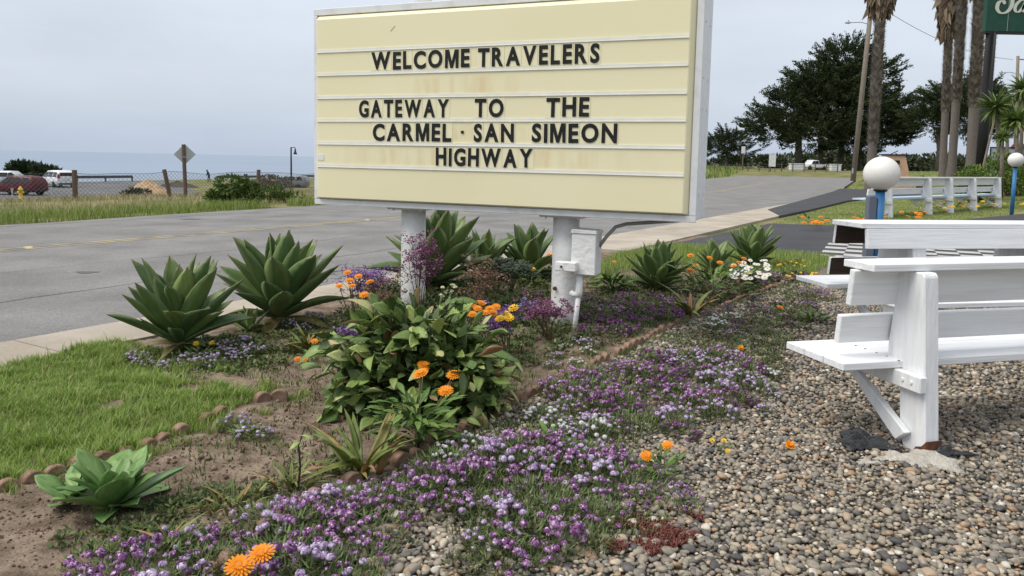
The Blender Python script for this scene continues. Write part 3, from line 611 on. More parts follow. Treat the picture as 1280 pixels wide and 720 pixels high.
# black liner and mortar lump at the near post foot
TARP = M('torn_black_liner', (.015, .016, .018), (.04, .042, .046), 20, .45, .5, 40, bdist=.01)
rp = np.random.default_rng(5)
def ragged(name, label, cat, c, rx, ry, mat, rough_=.02, h=.02, seed=1, blend=True):
    n = 44; g = np.linspace(-1, 1, n); A, B = np.meshgrid(g, g, indexing='ij'); rr = np.hypot(A, B); th = np.arctan2(B, A)
    lim = .72+.14*np.sin(3*th+seed)+.09*np.sin(7*th+2*seed)+.18*(vnoise(A*5+9, B*5+9, seed)-.5); f_ = np.clip(1-rr/lim, 0, 1)
    z = (h*f_**.6+(vnoise(A*4+seed, B*4, seed)-.4)*rough_*f_**.3+(vnoise(A*13, B*13, seed+3)-.5)*rough_*.5*f_**.3)-(.004 if blend else -.008)
    V = np.stack([A*rx, B*ry, z], -1).reshape(-1, 3); I = np.arange(n*n).reshape(n, n); F = np.stack([I[:-1, :-1], I[1:, :-1], I[1:, 1:], I[:-1, 1:]], -1).reshape(-1, 4)
    ok = (rr < lim*1.02).ravel(); F = F[ok[F].all(1)]; o = fin(name, mesh_np(name, V, F, True), mat); o.location = c; so = o.modifiers.new('s', 'SOLIDIFY'); so.thickness = .004
    return tag(o, label, cat)
p = at(1078, 556); ragged('plastic_liner', 'crumpled black plastic liner exposed beside the near bench post', 'plastic sheet', (p.x, p.y, .016), .19, .20, TARP, .05, .015, 3, False)
p = at(1185, 572); o = ragged('plastic_liner', 'thin strip of black liner right of the near bench post foot', 'plastic sheet', (p.x, p.y, .016), .17, .07, TARP, .05, .015, 8, False)
MORT = M('crumbly_mortar', (.38, .35, .30), (.52, .49, .43), 25, .95, .9, 60, bdist=.02)
p = at(1155, 577); ragged('mortar_patch', 'crumbly pale mortar around the foot of the near bench post', 'mortar', (p.x, p.y, .014), .28, .17, MORT, .03, .028, 5)
p = at(1085, 581); ragged('stone_chip', 'flat pale stone chip lying by the black liner', 'stone', (p.x, p.y, .016), .08, .04, MORT, .01, .012, 9)

# ------------------------------------------------------------------ globe lamps
GLOBE = M('white_globe', (.80, .78, .74), (.74, .72, .67), 2, .35, spec=.5)
BLUE = M('blue_paint', (.03, .16, .38), (.045, .19, .40), 5, .45)
BLUEG = M('grey_blue_metal', (.13, .15, .19), rough=.5)
def globe_lamp(label, c, rg, base_z, boxside):
    g = thing('globe_lamp', label, 'lamp', (c.x, c.y, base_z)); hz = c.z-base_z
    n = 18; MB().lathe([(rg*math.sin(math.pi*i/n)+1e-4, -rg*math.cos(math.pi*i/n)) for i in range(n+1)], 32, (0, 0, hz)).build('globe', GLOBE, g, 0, True)
    MB().lathe([(rg*.36, 0), (rg*.40, .02), (rg*.30, .035)], 20, (0, 0, hz-rg-.012)).build('collar', BLACK, g, 0, True)
    MB().lathe([(.062, 0), (.062, hz-rg-.01)], 20).build('post', BLUE, g, 0, True)
    if boxside: MB().box(-.17, -.065, -.06, .06, .05, hz-rg-.08).build('junction_box', BLUEG, g, .006)
    return g
globe_lamp('near white globe lamp on blue post behind the white benches', atY(1102, 217, 10.4), .232, 0, True)
c = atY(1270, 200, 26); globe_lamp('far white globe lamp on blue post by the bushes', c, .245, -.06, False)
# ------------------------------------------------------------------ agaves
def leafmesh(L, W, bend, gut, thick, prof, ns=9, roll=0.0, tip=0):
    V = []; F = []
    for i in range(ns+1):
        t = i/ns; w = W*prof(t)*.5; x = L*t; z = bend*L*t*t; th = thick*(1-.8*t)*min(1, prof(t)*1.5)+.0006; r_ = roll*math.sin(t*4)
        ring = [(-1, 0), (-.5, .35), (0, .5), (.5, .35), (1, 0), (.55, -.9), (0, -1.1), (-.55, -.9)]
        for yy, tz in ring:
            V.append((x-abs(yy)*0, yy*w, z+gut*w*abs(yy)**1.6+tz*th*.5+r_*yy*w))
    for i in range(ns):
        for k in range(8): F.append((i*8+k, i*8+(k+1) % 8, (i+1)*8+(k+1) % 8, (i+1)*8+k))
    m_ = MB(); m_.add(V, F+[list(range(8))[::-1], [ns*8+k for k in range(8)]]); me = m_.mesh('leaf')
    a = me.attributes.new('rim', 'FLOAT', 'POINT'); a.data.foreach_set('value', [1.0 if i % 8 in (0, 4) else 0.0 for i in range(len(me.vertices))]); return me
def ag_prof(t): return (.50+.50*math.sin(min(t/.55, 1)*math.pi/2))*(1 if t < .55 else max(.015, math.cos((t-.55)/.45*math.pi/2)**.85))
def leafmat(name, stops, c_lo=(.8, .8, .8), c_hi=(1.15, 1.15, 1.1), rough=.42, spec=.4, scale=4, tipc=None, tiplen=.93):
    m = M(name, c_lo, c_hi, scale, rough, .12, 18, spec, objrnd=stops, stretch=(1, 5, 5), bdist=.006)
    if tipc:
        t = m.node_tree; b = t.nodes['Principled BSDF']; src = b.inputs['Base Color'].links[0].from_socket
        at_ = t.nodes.new('ShaderNodeAttribute'); at_.attribute_name = 'tip'
        ar = t.nodes.new('ShaderNodeAttribute'); ar.attribute_name = 'rim'; pw = t.nodes.new('ShaderNodeMath'); pw.operation = 'POWER'; pw.inputs[1].default_value = 3; t.links.new(ar.outputs['Fac'], pw.inputs[0]); pm = t.nodes.new('ShaderNodeMath'); pm.operation = 'MULTIPLY'; pm.inputs[1].default_value = .55; t.links.new(pw.outputs[0], pm.inputs[0])
        m0 = t.nodes.new('ShaderNodeMix'); m0.data_type = 'RGBA'; t.links.new(pm.outputs[0], m0.inputs[0]); t.links.new(src, m0.inputs[6]); m0.inputs[7].default_value = (.26, .32, .13, 1); src = m0.outputs[2]
        sc_ = t.nodes.new('ShaderNodeTexNoise'); sc_.inputs['Scale'].default_value = 9; sc_.inputs['Detail'].default_value = 8; sr_ = t.nodes.new('ShaderNodeMapRange'); sr_.inputs['From Min'].default_value = .62; sr_.inputs['From Max'].default_value = .72; sr_.inputs['To Max'].default_value = .5; cc_ = t.nodes.new('ShaderNodeTexCoord'); t.links.new(cc_.outputs['Object'], sc_.inputs['Vector']); t.links.new(sc_.outputs[0], sr_.inputs[0])
        m1 = t.nodes.new('ShaderNodeMix'); m1.data_type = 'RGBA'; t.links.new(sr_.outputs[0], m1.inputs[0]); t.links.new(src, m1.inputs[6]); m1.inputs[7].default_value = (.15, .15, .09, 1); src = m1.outputs[2]
        mm = t.nodes.new('ShaderNodeMix'); mm.data_type = 'RGBA'; t.links.new(at_.outputs['Fac'], mm.inputs[0]); t.links.new(src, mm.inputs[6]); mm.inputs[7].default_value = (*tipc, 1); t.links.new(mm.outputs[2], b.inputs['Base Color'])
    return m
AGM = leafmat('agave_leaf', [(0, (.065, .12, .042)), (.5, (.105, .17, .055)), (1, (.175, .24, .075))], tipc=(.12, .10, .045))
AGY = leafmat('old_agave_leaf', [(0, (.15, .16, .055)), (1, (.24, .17, .07))], tipc=(.22, .12, .05))
AGS = leafmat('soft_agave_leaf', [(0, (.11, .21, .06)), (.5, (.15, .27, .08)), (1, (.22, .34, .11))])
def tipattr(me, L):
    a = me.attributes.new('tip', 'FLOAT', 'POINT'); a.data.foreach_set('value', [max(0, min(1, (v.co.x/L-.965)/.03)) for v in me.vertices])
def leafset(mat, W, gut, bends, thick=.016, prof=ag_prof, ns=9):
    r = []
    for i, bd in enumerate(bends):
        me = leafmesh(1, W*random.uniform(.9, 1.12), bd, gut*random.uniform(.8, 1.2), thick, prof, ns, random.uniform(-.12, .12)); tipattr(me, 1)
        me.polygons.foreach_set('use_smooth', [True]*len(me.polygons)); r.append(addm(me, mat))
    return r
AG_N = leafset(AGM, .33, .60, [.06, .16, -.05, -.16, .10, .02]); AG_O = leafset(AGY, .25, .5, [-.25, -.4, .1]); AG_S = leafset(AGS, .47, .30, [-.10, .04, -.2, -.02])
def agave(label, u, v, width, height, n=30, kind='n', heads=None, tilt=(0, 0), old=2, seed=0, spread=1.0, minel=-4):
    rg = random.Random(seed*31+5); g = gnd(u, v); th = thing('agave', label, 'agave', (g.x, g.y, g.z-.01), 0, 'agave plants in the bed')
    st_h = height*.16
    MB().tube([(0, 0, -.03), (0, 0, st_h), (tilt[0]*.2, tilt[1]*.2, st_h*1.6)], [.045, .05, .02], 8).build('stem', AGY, th)
    for hx, hy, hs, hn in (heads or [(0, 0, 1, n)]):
        for i in range(hn):
            f_ = i/(hn-1); az_ = i*2.39996+rg.uniform(-.2, .2); el_ = R(minel+((68 if kind == 's' else 84)-minel)*f_**.82+rg.uniform(-9, 9))
            L = (.62 if f_ < .12 else .85 if f_ < .25 else 1.0)*(1-.25*f_**4)*hs
            ell = 1/math.sqrt((math.cos(el_)/(width*.5))**2+(math.sin(max(el_, 0))/(height-st_h*.6))**2)
            L *= ell*rg.uniform(.78, 1.12)*spread
            ms = AG_S if kind == 's' else AG_N
            me = ms[rg.randrange(len(ms))]
            if kind == 'n' and i < old+1 and i % 2 == 0 and i < old*2: me = AG_O[rg.randrange(3)]
            z = st_h*(.35+.75*f_)
            inst('leaf', me, th, (hx+math.cos(az_)*.02+tilt[0]*f_*.1, hy+math.sin(az_)*.02, z), (rg.uniform(-.25, .25), -el_, az_), (L, L*rg.uniform(.8, 1.2), L))
    return th
agave('large agave at the left sidewalk edge, left of the pair', 225, 440, 1.08, .80, 44, seed=1, minel=4, old=4)
agave('large spiky agave right of the left pair beside the sidewalk', 350, 408, 1.36, .90, 44, seed=2, minel=5, old=3)
agave('small agave pup tucked in front of the left pair', 313, 418, .42, .26, 16, seed=3, old=0)
agave('big agave directly behind the left sign pole', 545, 362, 1.62, 1.0, 46, seed=4, old=3)
agave('agave between the two sign poles, left one', 604, 350, 1.05, .70, 30, seed=5, old=2)
agave('agave between the two sign poles, close to the right pole', 662, 350, 1.05, .76, 30, seed=6, old=0)
agave('dark green agave standing alone right of the electrical cabinet', 822, 364, .92, .64, 44, seed=7, old=0, minel=2)
agave('agave half hidden behind the marigolds near the white daisies', 893, 341, .74, .52, 26, seed=8, old=0)
agave('agave at the driveway corner behind the white daisies', 940, 336, .98, .74, 42, seed=9, old=0, minel=2)
agave('low broad soft agave with two rosettes on the soil, foreground left', 130, 634, .62, .27, 20, 's', [(0.04, 0.0, 1.0, 24), (-.15, .03, .62, 9)], seed=10, minel=8)

# ------------------------------------------------------------------ sea lavender mound (big leaves)
def sp_prof(t): return max(.12, math.sin(min(1, t*1.02)*math.pi)**.7*(.35+.65*min(1, t/.6))) if t < .98 else .1
LVM = leafmat('mound_leaf', [(0, (.075, .13, .035)), (.35, (.16, .235, .06)), (.7, (.28, .35, .10)), (.93, (.42, .45, .20)), (1, (.27, .13, .07))], rough=.38, scale=3)
LVS = []
for i in range(7):
    me = leafmesh(1, random.uniform(.5, .75), random.uniform(-.8, .15), random.uniform(-.6, .9), .02, sp_prof, 7, random.uniform(-1.1, 1.1))
    me.polygons.foreach_set('use_smooth', [True]*len(me.polygons)); LVS.append(addm(me, LVM))
def mound(name, label, cat, u, v, rx, ry, h, n, L, seed, meshes, group=None):
    rg = random.Random(seed); g = gnd(u, v); th = thing(name, label, cat, (g.x, g.y, g.z), 0, group)
    MB().tube([(0, 0, -.04), (.01, 0, h*.3), (0, .02, h*.55)], [.03, .025, .012], 7).build('stem', AGY, th)
    for i in range(n):
        zf = rg.random()**.75; a = i*2.39996+rg.uniform(-.3, .3); ph = math.acos(1-zf) if False else (1-zf)*math.pi/2
        k = rg.uniform(.72, 1.0); bump = 1+.16*math.sin(3*a+seed)+.10*math.sin(5*a)
        p = Vector((rx*math.cos(a)*math.sin(math.pi/2-ph+1e-3 if False else math.acos(min(1, max(0, 1-ph/(math.pi/2)))))*bump*k, 0, 0))
        cz = 1-ph/(math.pi/2); sr = math.sqrt(max(0, 1-cz*cz*.96)); p = Vector((rx*math.cos(a)*sr*k*bump, ry*math.sin(a)*sr*k*bump, h*cz*k+.03))
        el_ = math.asin(max(-.3, min(1, cz)))*.75+rg.uniform(-.5, .4); l_ = L*rg.uniform(.5, 1.35)
        inst('leaf', meshes[rg.randrange(len(meshes))], th, p, (rg.uniform(-.9, .9), -el_+rg.uniform(-.2, .5), a+rg.uniform(-.7, .7)), (l_, l_, l_))
    return th
mnd = mound('sea_lavender', 'large mound of crowded dark green leaves in the bed middle', 'plant', 527, 505, .60, .48, .62, 300, .125, 4, LVS)
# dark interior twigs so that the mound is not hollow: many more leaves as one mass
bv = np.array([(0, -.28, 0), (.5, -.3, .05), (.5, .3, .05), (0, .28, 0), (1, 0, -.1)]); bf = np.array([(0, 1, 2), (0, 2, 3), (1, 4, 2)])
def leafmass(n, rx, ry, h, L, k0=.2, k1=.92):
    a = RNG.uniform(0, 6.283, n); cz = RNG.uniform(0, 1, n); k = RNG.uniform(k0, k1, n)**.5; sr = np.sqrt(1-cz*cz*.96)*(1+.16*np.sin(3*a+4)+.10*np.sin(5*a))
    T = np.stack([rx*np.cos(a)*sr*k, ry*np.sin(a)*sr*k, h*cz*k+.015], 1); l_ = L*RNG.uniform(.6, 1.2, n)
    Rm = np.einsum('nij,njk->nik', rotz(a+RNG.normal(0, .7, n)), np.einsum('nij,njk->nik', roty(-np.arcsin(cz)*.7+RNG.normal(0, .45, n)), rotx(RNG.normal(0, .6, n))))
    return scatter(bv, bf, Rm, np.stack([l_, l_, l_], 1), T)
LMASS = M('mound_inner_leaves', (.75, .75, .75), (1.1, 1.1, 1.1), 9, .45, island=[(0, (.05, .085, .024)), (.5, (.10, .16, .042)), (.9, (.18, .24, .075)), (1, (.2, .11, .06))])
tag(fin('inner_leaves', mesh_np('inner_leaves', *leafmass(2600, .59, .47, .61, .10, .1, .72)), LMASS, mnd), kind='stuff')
# ------------------------------------------------------------------ statice stalks: branched stems with papery heads
STEM = M('flower_stem', (.07, .09, .03), (.12, .09, .045), 20, .7); RSTEM = M('red_stem', (.13, .055, .035), (.09, .07, .03), 20, .7)
def petalmat(name, stops, rough=.6): return M(name, (1, 1, 1), rough=rough, spec=.25, island=stops, trans=.2)
PUR = petalmat('statice_purple', [(0, (.10, .035, .17)), (.6, (.19, .075, .30)), (.88, (.30, .17, .40)), (1, (.6, .55, .62))])
MAG = petalmat('statice_magenta', [(0, (.10, .03, .06)), (.5, (.20, .06, .14)), (.85, (.32, .14, .26)), (1, (.40, .30, .34))])
RUS = petalmat('statice_russet', [(0, (.10, .05, .035)), (.4, (.10, .10, .04)), (.75, (.21, .10, .075)), (1, (.34, .20, .17))])
fl_v = np.array([(-.5, -.5, 0), (.5, -.5, .15), (.5, .5, 0), (-.5, .5, .2), (0, 0, .55)]); fl_f = np.array([(0, 1, 4), (1, 2, 4), (2, 3, 4), (3, 0, 4)])
def stalks(name, label, cat, u, v, n, h, spread, mat, smat, seed, heads=7, fs=.014, hr=.05, group=None, base=0.0, lean=(0, 0)):
    rg = random.Random(seed); g = gnd(u, v); th = thing(name, label, cat, (g.x, g.y, g.z+base), 0, group)
    for i in range(n):
        a = rg.uniform(0, 6.283); r_ = spread*math.sqrt(rg.random()); top = Vector((r_*math.cos(a)+lean[0], r_*math.sin(a)+lean[1], h*rg.uniform(.65, 1.08))); m_ = MB(); pts = []
        midp = Vector((top.x*.45, top.y*.45, top.z*.6)); m_.tube([(rg.uniform(-.03, .03), rg.uniform(-.03, .03), -base), midp, top], [.0045, .0035, .002], 5)
        for k in range(heads):
            q = midp.lerp(top, rg.uniform(.25, 1)); e_ = q+Vector((rg.uniform(-1, 1)*hr*1.6, rg.uniform(-1, 1)*hr*1.6, rg.uniform(.02, .09))); m_.tube([q, e_], [.002, .0014], 4); pts.append(e_)
        m_.build('stalk', smat, th)
        T = []
        for e_ in pts:
            for _ in range(15): T.append((e_.x+rg.gauss(0, hr*.42), e_.y+rg.gauss(0, hr*.42), e_.z+rg.gauss(0, hr*.20)))
        T = np.array(T); nn_ = len(T); Rm = np.einsum('nij,njk->nik', rotz(RNG.uniform(0, 6.283, nn_)), rotx(RNG.normal(0, .6, nn_))); s_ = fs*RNG.uniform(.6, 1.3, nn_)
        tag(fin('flower_head', mesh_np('flower_head', *scatter(fl_v, fl_f, Rm, np.stack([s_, s_, s_], 1), T)), mat, th), kind='stuff')
    return th
stalks('statice', 'purple statice with orange blooms around it left of the mound', 'flowers', 452, 420, 11, .50, .22, PUR, RSTEM, 1, 8, .013, .055)
stalks('statice', 'tall magenta statice stalks rising in front of the left pole', 'flowers', 522, 410, 9, .74, .15, MAG, RSTEM, 2, 10, .014, .06, lean=(.02, .0))
stalks('statice', 'deep purple statice head low on the left side of the mound', 'flowers', 437, 460, 2, .24, .05, PUR, STEM, 3, 9, .014, .045)
stalks('statice', 'russet statice stalks between the mound and the agaves', 'flowers', 610, 415, 7, .56, .20, RUS, RSTEM, 4, 6, .014, .06)
stalks('statice', 'deep purple statice heads on the right shoulder of the mound', 'flowers', 632, 450, 7, .38, .16, PUR, STEM, 5, 8, .014, .05)
stalks('statice', 'reddish purple statice patch in front of the right pole', 'flowers', 685, 428, 10, .30, .24, MAG, RSTEM, 6, 8, .013, .05)
stalks('statice', 'dry russet statice sprays on the right side of the mound', 'flowers', 590, 445, 6, .60, .18, RUS, RSTEM, 7, 5, .012, .05)
stalks('statice', 'sparse pale brown stalks on the far left of the mound', 'flowers', 480, 440, 7, .62, .2, RUS, STEM, 8, 6, .012, .05)
stalks('statice', 'blue forget-me-not like blooms left of the right pole', 'flowers', 663, 404, 4, .16, .06, petalmat('sky_blue', [(0, (.18, .28, .6)), (1, (.35, .45, .75))]), STEM, 9, 4, .016, .03)
stalks('statice', 'pale cream blooms at the foot of the left pole', 'flowers', 560, 398, 6, .26, .10, petalmat('cream_petals', [(0, (.6, .6, .35)), (1, (.75, .75, .5))]), STEM, 10, 2, .020, .012)
stalks('statice', 'thin grey leaved lavender stems near the right pole', 'flowers', 640, 372, 16, .34, .22, M('lavender_grey_leaf', (1, 1, 1), rough=.7, island=[(0, (.06, .085, .05)), (1, (.12, .15, .09))]), STEM, 11, 9, .02, .06)

# leafy mats of ground cover between the flowering plants
def cover(label, pxp, ncl, per, r, h, L, mat, seed, thr=.0):
    poly = [at(u, v) for u, v in pxp]; C_ = sample_poly(poly, ncl); n = ncl*per; k = np.repeat(np.arange(ncl), per); a = RNG.uniform(0, 6.283, n); q = np.sqrt(RNG.uniform(0, 1, n)); rr = np.repeat(r*RNG.uniform(.5, 1.3, ncl), per); hh = np.repeat(h*RNG.uniform(.4, 1.3, ncl), per)
    x = C_[k, 0]+q*rr*np.cos(a); y = C_[k, 1]+q*rr*np.sin(a); z = np.maximum(relief(x, y)+.01, .004)+hh*RNG.uniform(0, 1, n)*(1-q*q)
    l_ = L*RNG.uniform(.5, 1.3, n); Rm = np.einsum('nij,njk->nik', rotz(a+RNG.normal(0, .9, n)), np.einsum('nij,njk->nik', roty(-RNG.uniform(0, 1.1, n)), rotx(RNG.normal(0, .5, n))))
    return tag(fin('ground_cover', mesh_np('ground_cover', *scatter(bv*np.array([1, .8, 1]), bf, Rm, np.stack([l_, l_, l_], 1), np.stack([x, y, z], 1))), mat), label, 'ground cover', kind='stuff')
COV = M('cover_leaves', (1, 1, 1), rough=.55, island=[(0, (.04, .065, .018)), (.5, (.085, .125, .032)), (.9, (.15, .19, .055)), (1, (.22, .18, .08))], trans=.15)
COVD = M('dull_cover_leaves', (1, 1, 1), rough=.6, island=[(0, (.045, .05, .025)), (.5, (.085, .095, .04)), (.85, (.14, .14, .06)), (1, (.17, .09, .06))], trans=.15)
cover('leafy green ground cover around the statice behind the mound', [(400, 445), (430, 395), (520, 372), (700, 385), (730, 410), (690, 455), (640, 470), (560, 440), (450, 440)], 170, 70, .12, .11, .035, COV, 1)
cover('green ground cover at the feet of the agaves under the sign', [(440, 385), (470, 360), (560, 350), (700, 345), (700, 372), (600, 395), (500, 400)], 110, 60, .16, .12, .045, COV, 2)
cover('low green mat right of the sign poles', [(715, 410), (735, 370), (800, 350), (900, 345), (1000, 340), (985, 355), (900, 385), (840, 402), (740, 440)], 260, 60, .15, .06, .03, COVD, 3)
cover('low green mat below the left agaves', [(160, 458), (250, 430), (400, 405), (400, 430), (330, 470), (250, 480)], 90, 60, .12, .05, .03, COV, 4)
cover('green patches on the soil left of the edging', [(70, 690), (160, 640), (240, 620), (380, 600), (400, 560), (470, 590), (330, 655), (250, 690), (150, 715)], 46, 60, .07, .04, .022, COV, 5)
cover('green weeds through the purple alyssum on the gravel', [(330, 700), (480, 610), (600, 560), (720, 500), (860, 420), (1000, 360), (1030, 390), (960, 500), (860, 545), (760, 580), (720, 640), (600, 720), (420, 760)], 260, 50, .09, .05, .024, COVD, 6)
# ------------------------------------------------------------------ sweet alyssum clumps
ALYF = M('alyssum_foliage', (1, 1, 1), rough=.6, island=[(0, (.06, .09, .03)), (.5, (.115, .165, .05)), (1, (.20, .25, .085))], trans=.15)
ALP = petalmat('alyssum_purple', [(0, (.15, .04, .15)), (.4, (.27, .10, .27)), (.72, (.42, .22, .42)), (.88, (.63, .48, .62)), (1, (.84, .79, .83))], .55)
ALD = petalmat('alyssum_dark_purple', [(0, (.10, .024, .105)), (.6, (.20, .06, .20)), (.93, (.35, .16, .34)), (1, (.6, .5, .6))], .55)
ALL_ = petalmat('alyssum_lilac', [(0, (.30, .17, .38)), (.5, (.48, .36, .55)), (1, (.78, .72, .80))], .55)
ALW = petalmat('alyssum_white', [(0, (.62, .60, .60)), (1, (.82, .81, .80))], .55)
pt_v = np.array([(-.5, -.5, 0), (.5, -.5, 0), (.5, .5, 0), (-.5, .5, 0), (0, 0, .28)]); pt_f = fl_f
core_v, core_f = ico(1)
def alyssum_meshes(mat, seed, nh=21, r=.16, h=.095, hs=1.15):
    rg = np.random.default_rng(seed); parts = []
    nl = 460; a = rg.uniform(0, 6.283, nl); q = np.sqrt(rg.uniform(0, 1, nl)); T = np.stack([q*r*np.cos(a), q*r*np.sin(a), h*rg.uniform(0, .85, nl)*(1-.5*q*q)], 1)
    bV = np.array([(-.5, 0, 0), (.5, 0, 0), (.5, .12, .6), (-.5, .12, .6), (0, .2, 1)]); bF = np.array([(0, 1, 2), (0, 2, 3), (3, 2, 4)])
    Rm = np.einsum('nij,njk->nik', rotz(a-math.pi/2+rg.normal(0, .8, nl)), rotx(-rg.uniform(.1, 1.3, nl))); L = rg.uniform(.018, .040, nl)
    fol = scatter(bV, bF, Rm, np.stack([L*.16, L, L], 1), T)
    P = []
    while len(P) < nh:
        aa = rg.uniform(0, 6.283); qq = math.sqrt(rg.uniform(0, 1)); p_ = np.array([qq*r*math.cos(aa)*1.05, qq*r*math.sin(aa)*1.05, h*(1-.45*qq*qq)+rg.uniform(-.02, .018)]); P.append(p_)
    P = np.array(P); heads = []
    for p_ in P:
        rad_ = rg.uniform(.0085, .0145)*hs; nf = 26
        d = rg.normal(size=(nf, 3)); d[:, 2] = np.abs(d[:, 2])*.9-.15; d /= np.linalg.norm(d, axis=1)[:, None]
        th_ = np.arccos(np.clip(d[:, 2], -1, 1)); az_ = np.arctan2(d[:, 1], d[:, 0]); Rm = np.einsum('nij,njk->nik', rotz(az_), roty(th_)); Rm = np.einsum('nij,njk->nik', Rm, rotz(rg.uniform(0, 1.57, nf)))
        s_ = rad_*rg.uniform(.5, .75, nf); heads.append(scatter(pt_v, pt_f, Rm, np.stack([s_, s_, s_], 1), p_+d*rad_*np.array([1, 1, .72])))
        Rm1 = np.eye(3)[None]; heads.append(scatter(core_v, core_f, Rm1, np.array([[rad_*.9, rad_*.9, rad_*.62]]), p_[None]))
    stem = MB()
    fo = mesh_np('foliage', *fol); addm(fo, ALYF); he = mesh_np('flower_heads', *join(heads)); addm(he, mat)
    return fo, he
AV = {'p': [alyssum_meshes(ALP, i) for i in range(5)]+[alyssum_meshes(ALP, 9, 10)], 'd': [alyssum_meshes(ALD, 20+i, 24, .14, .08) for i in range(3)],
      'l': [alyssum_meshes(ALL_, 30+i, 20, .13) for i in range(3)], 'w': [alyssum_meshes(ALW, 40+i, 18, .12) for i in range(3)]}
def alyssum(kind, x, y, z, sc, label, group):
    th = thing('alyssum', label, 'flowers', (x, y, z), random.uniform(0, 6.28), group); th.scale = (sc, sc, sc*random.uniform(.85, 1.25))
    fo, he = random.choice(AV[kind]); inst('foliage', fo, th); tag(inst('flower_heads', he, th), kind='stuff')
PLACED = []
def patch(kinds, pxp, n, label, group, sc=(.75, 1.15), mind=.11):
    poly = [at(u, v) for u, v in pxp]; c = sample_poly(poly, n*14); got = 0
    for q in c:
        if got >= n: break
        if all((q[0]-a)**2+(q[1]-b)**2 > mind*mind for a, b in PLACED):
            PLACED.append((q[0], q[1])); alyssum(random.choice(kinds), q[0], q[1], 0, random.uniform(*sc), label, group); got += 1
    return got
patch('pppl', [(60, 760), (150, 700), (330, 655), (470, 625), (490, 690), (480, 745)], 25, 'purple alyssum clump in the foreground by the orange marigolds, lower left', 'purple alyssum at lower left', mind=.13)
patch('pppppl', [(480, 640), (560, 585), (650, 560), (770, 570), (790, 600), (700, 650), (640, 720), (590, 720), (600, 660), (540, 640)], 31, 'purple alyssum clump in the drift crossing the gravel, bottom centre', 'purple alyssum in the bottom centre drift', mind=.125)
patch('p', [(690, 600), (770, 575), (800, 610), (770, 660), (690, 700), (620, 730), (610, 700)], 11, 'purple alyssum clump at the gravel side of the bottom drift', 'purple alyssum beside the bare gravel', mind=.13)
patch('p', [(820, 612), (860, 612), (865, 640), (825, 645)], 2, 'purple alyssum clump under the two orange marigolds on the gravel', 'purple alyssum under the gravel marigolds', (.5, .6), .1)
patch('ppdpl', [(690, 500), (740, 465), (850, 445), (930, 455), (960, 490), (930, 520), (850, 545), (770, 540)], 44, 'purple alyssum clump in the broad patch left of the near bench', 'purple alyssum in the middle patch', (.7, 1.05), .135)
patch('w', [(885, 452), (915, 448), (965, 470), (955, 482), (920, 470)], 4, 'white alyssum clump on the right rim of the middle patch', 'white alyssum of the middle patch', (.6, .8), .12)
patch('lw', [(660, 520), (740, 505), (770, 530), (740, 560), (680, 545)], 9, 'white and lilac alyssum clump at the left rim of the middle patch', 'white alyssum left of the middle patch', (.7, .9), .13)
patch('w', [(540, 572), (590, 555), (600, 575), (555, 592)], 3, 'white alyssum clump at the edging below the mound', 'white alyssum at the edging', (.6, .8), .12)
patch('dddp', [(690, 395), (760, 375), (840, 378), (850, 398), (790, 420), (740, 420)], 20, 'dark purple alyssum clump behind the edging right of the pole', 'dark alyssum right of the pole', (.8, 1.2), .2)
patch('dp', [(860, 400), (950, 372), (1040, 365), (1050, 395), (980, 430), (900, 425)], 20, 'small purple alyssum clump scattered over the weedy gravel behind the near bench', 'scattered alyssum behind the bench', (.5, .85), .22)
patch('dp', [(930, 350), (1000, 340), (1005, 352), (960, 362)], 5, 'dark purple alyssum clump by the far edging near the daisies', 'dark alyssum near the daisies', (.7, 1), .25)
patch('l', [(235, 450), (285, 425), (320, 440), (290, 462), (250, 466)], 7, 'lilac alyssum clump in front of the left agave pair', 'lilac alyssum at the left agaves', (.7, .9), .14)
patch('l', [(165, 450), (205, 445), (215, 462), (180, 468)], 3, 'lilac alyssum clump at the left foot of the leftmost agave', 'lilac alyssum left of the agave', (.6, .8), .13)
patch('l', [(338, 408), (390, 400), (395, 412), (350, 420)], 4, 'lilac alyssum clump below the second agave', 'lilac alyssum below the second agave', (.6, .8), .15)
patch('l', [(288, 530), (320, 525), (325, 548), (295, 552)], 2, 'single lilac alyssum on the soil by the short edging', 'lilac alyssum on bare soil', (.7, .8), .12)
patch('p', [(240, 612), (262, 606), (262, 622), (245, 624)], 1, 'tiny purple alyssum sprig on the soil right of the soft agave', None, (.35, .4), .05)
patch('w', [(878, 403), (915, 398), (920, 410), (890, 415)], 3, 'white alyssum clump far behind the edging corner', 'white alyssum behind the edging', (.7, .9), .2)
patch('lw', [(670, 440), (740, 425), (750, 450), (700, 470), (680, 462)], 7, 'mixed pale alyssum clump behind the edging right of the mound', 'pale alyssum right of the mound', (.5, .75), .18)
patch('l', [(950, 505), (985, 495), (985, 520), (960, 525)], 2, 'faint lilac alyssum sprig alone on the gravel', 'faint alyssum on gravel', (.45, .55), .1)

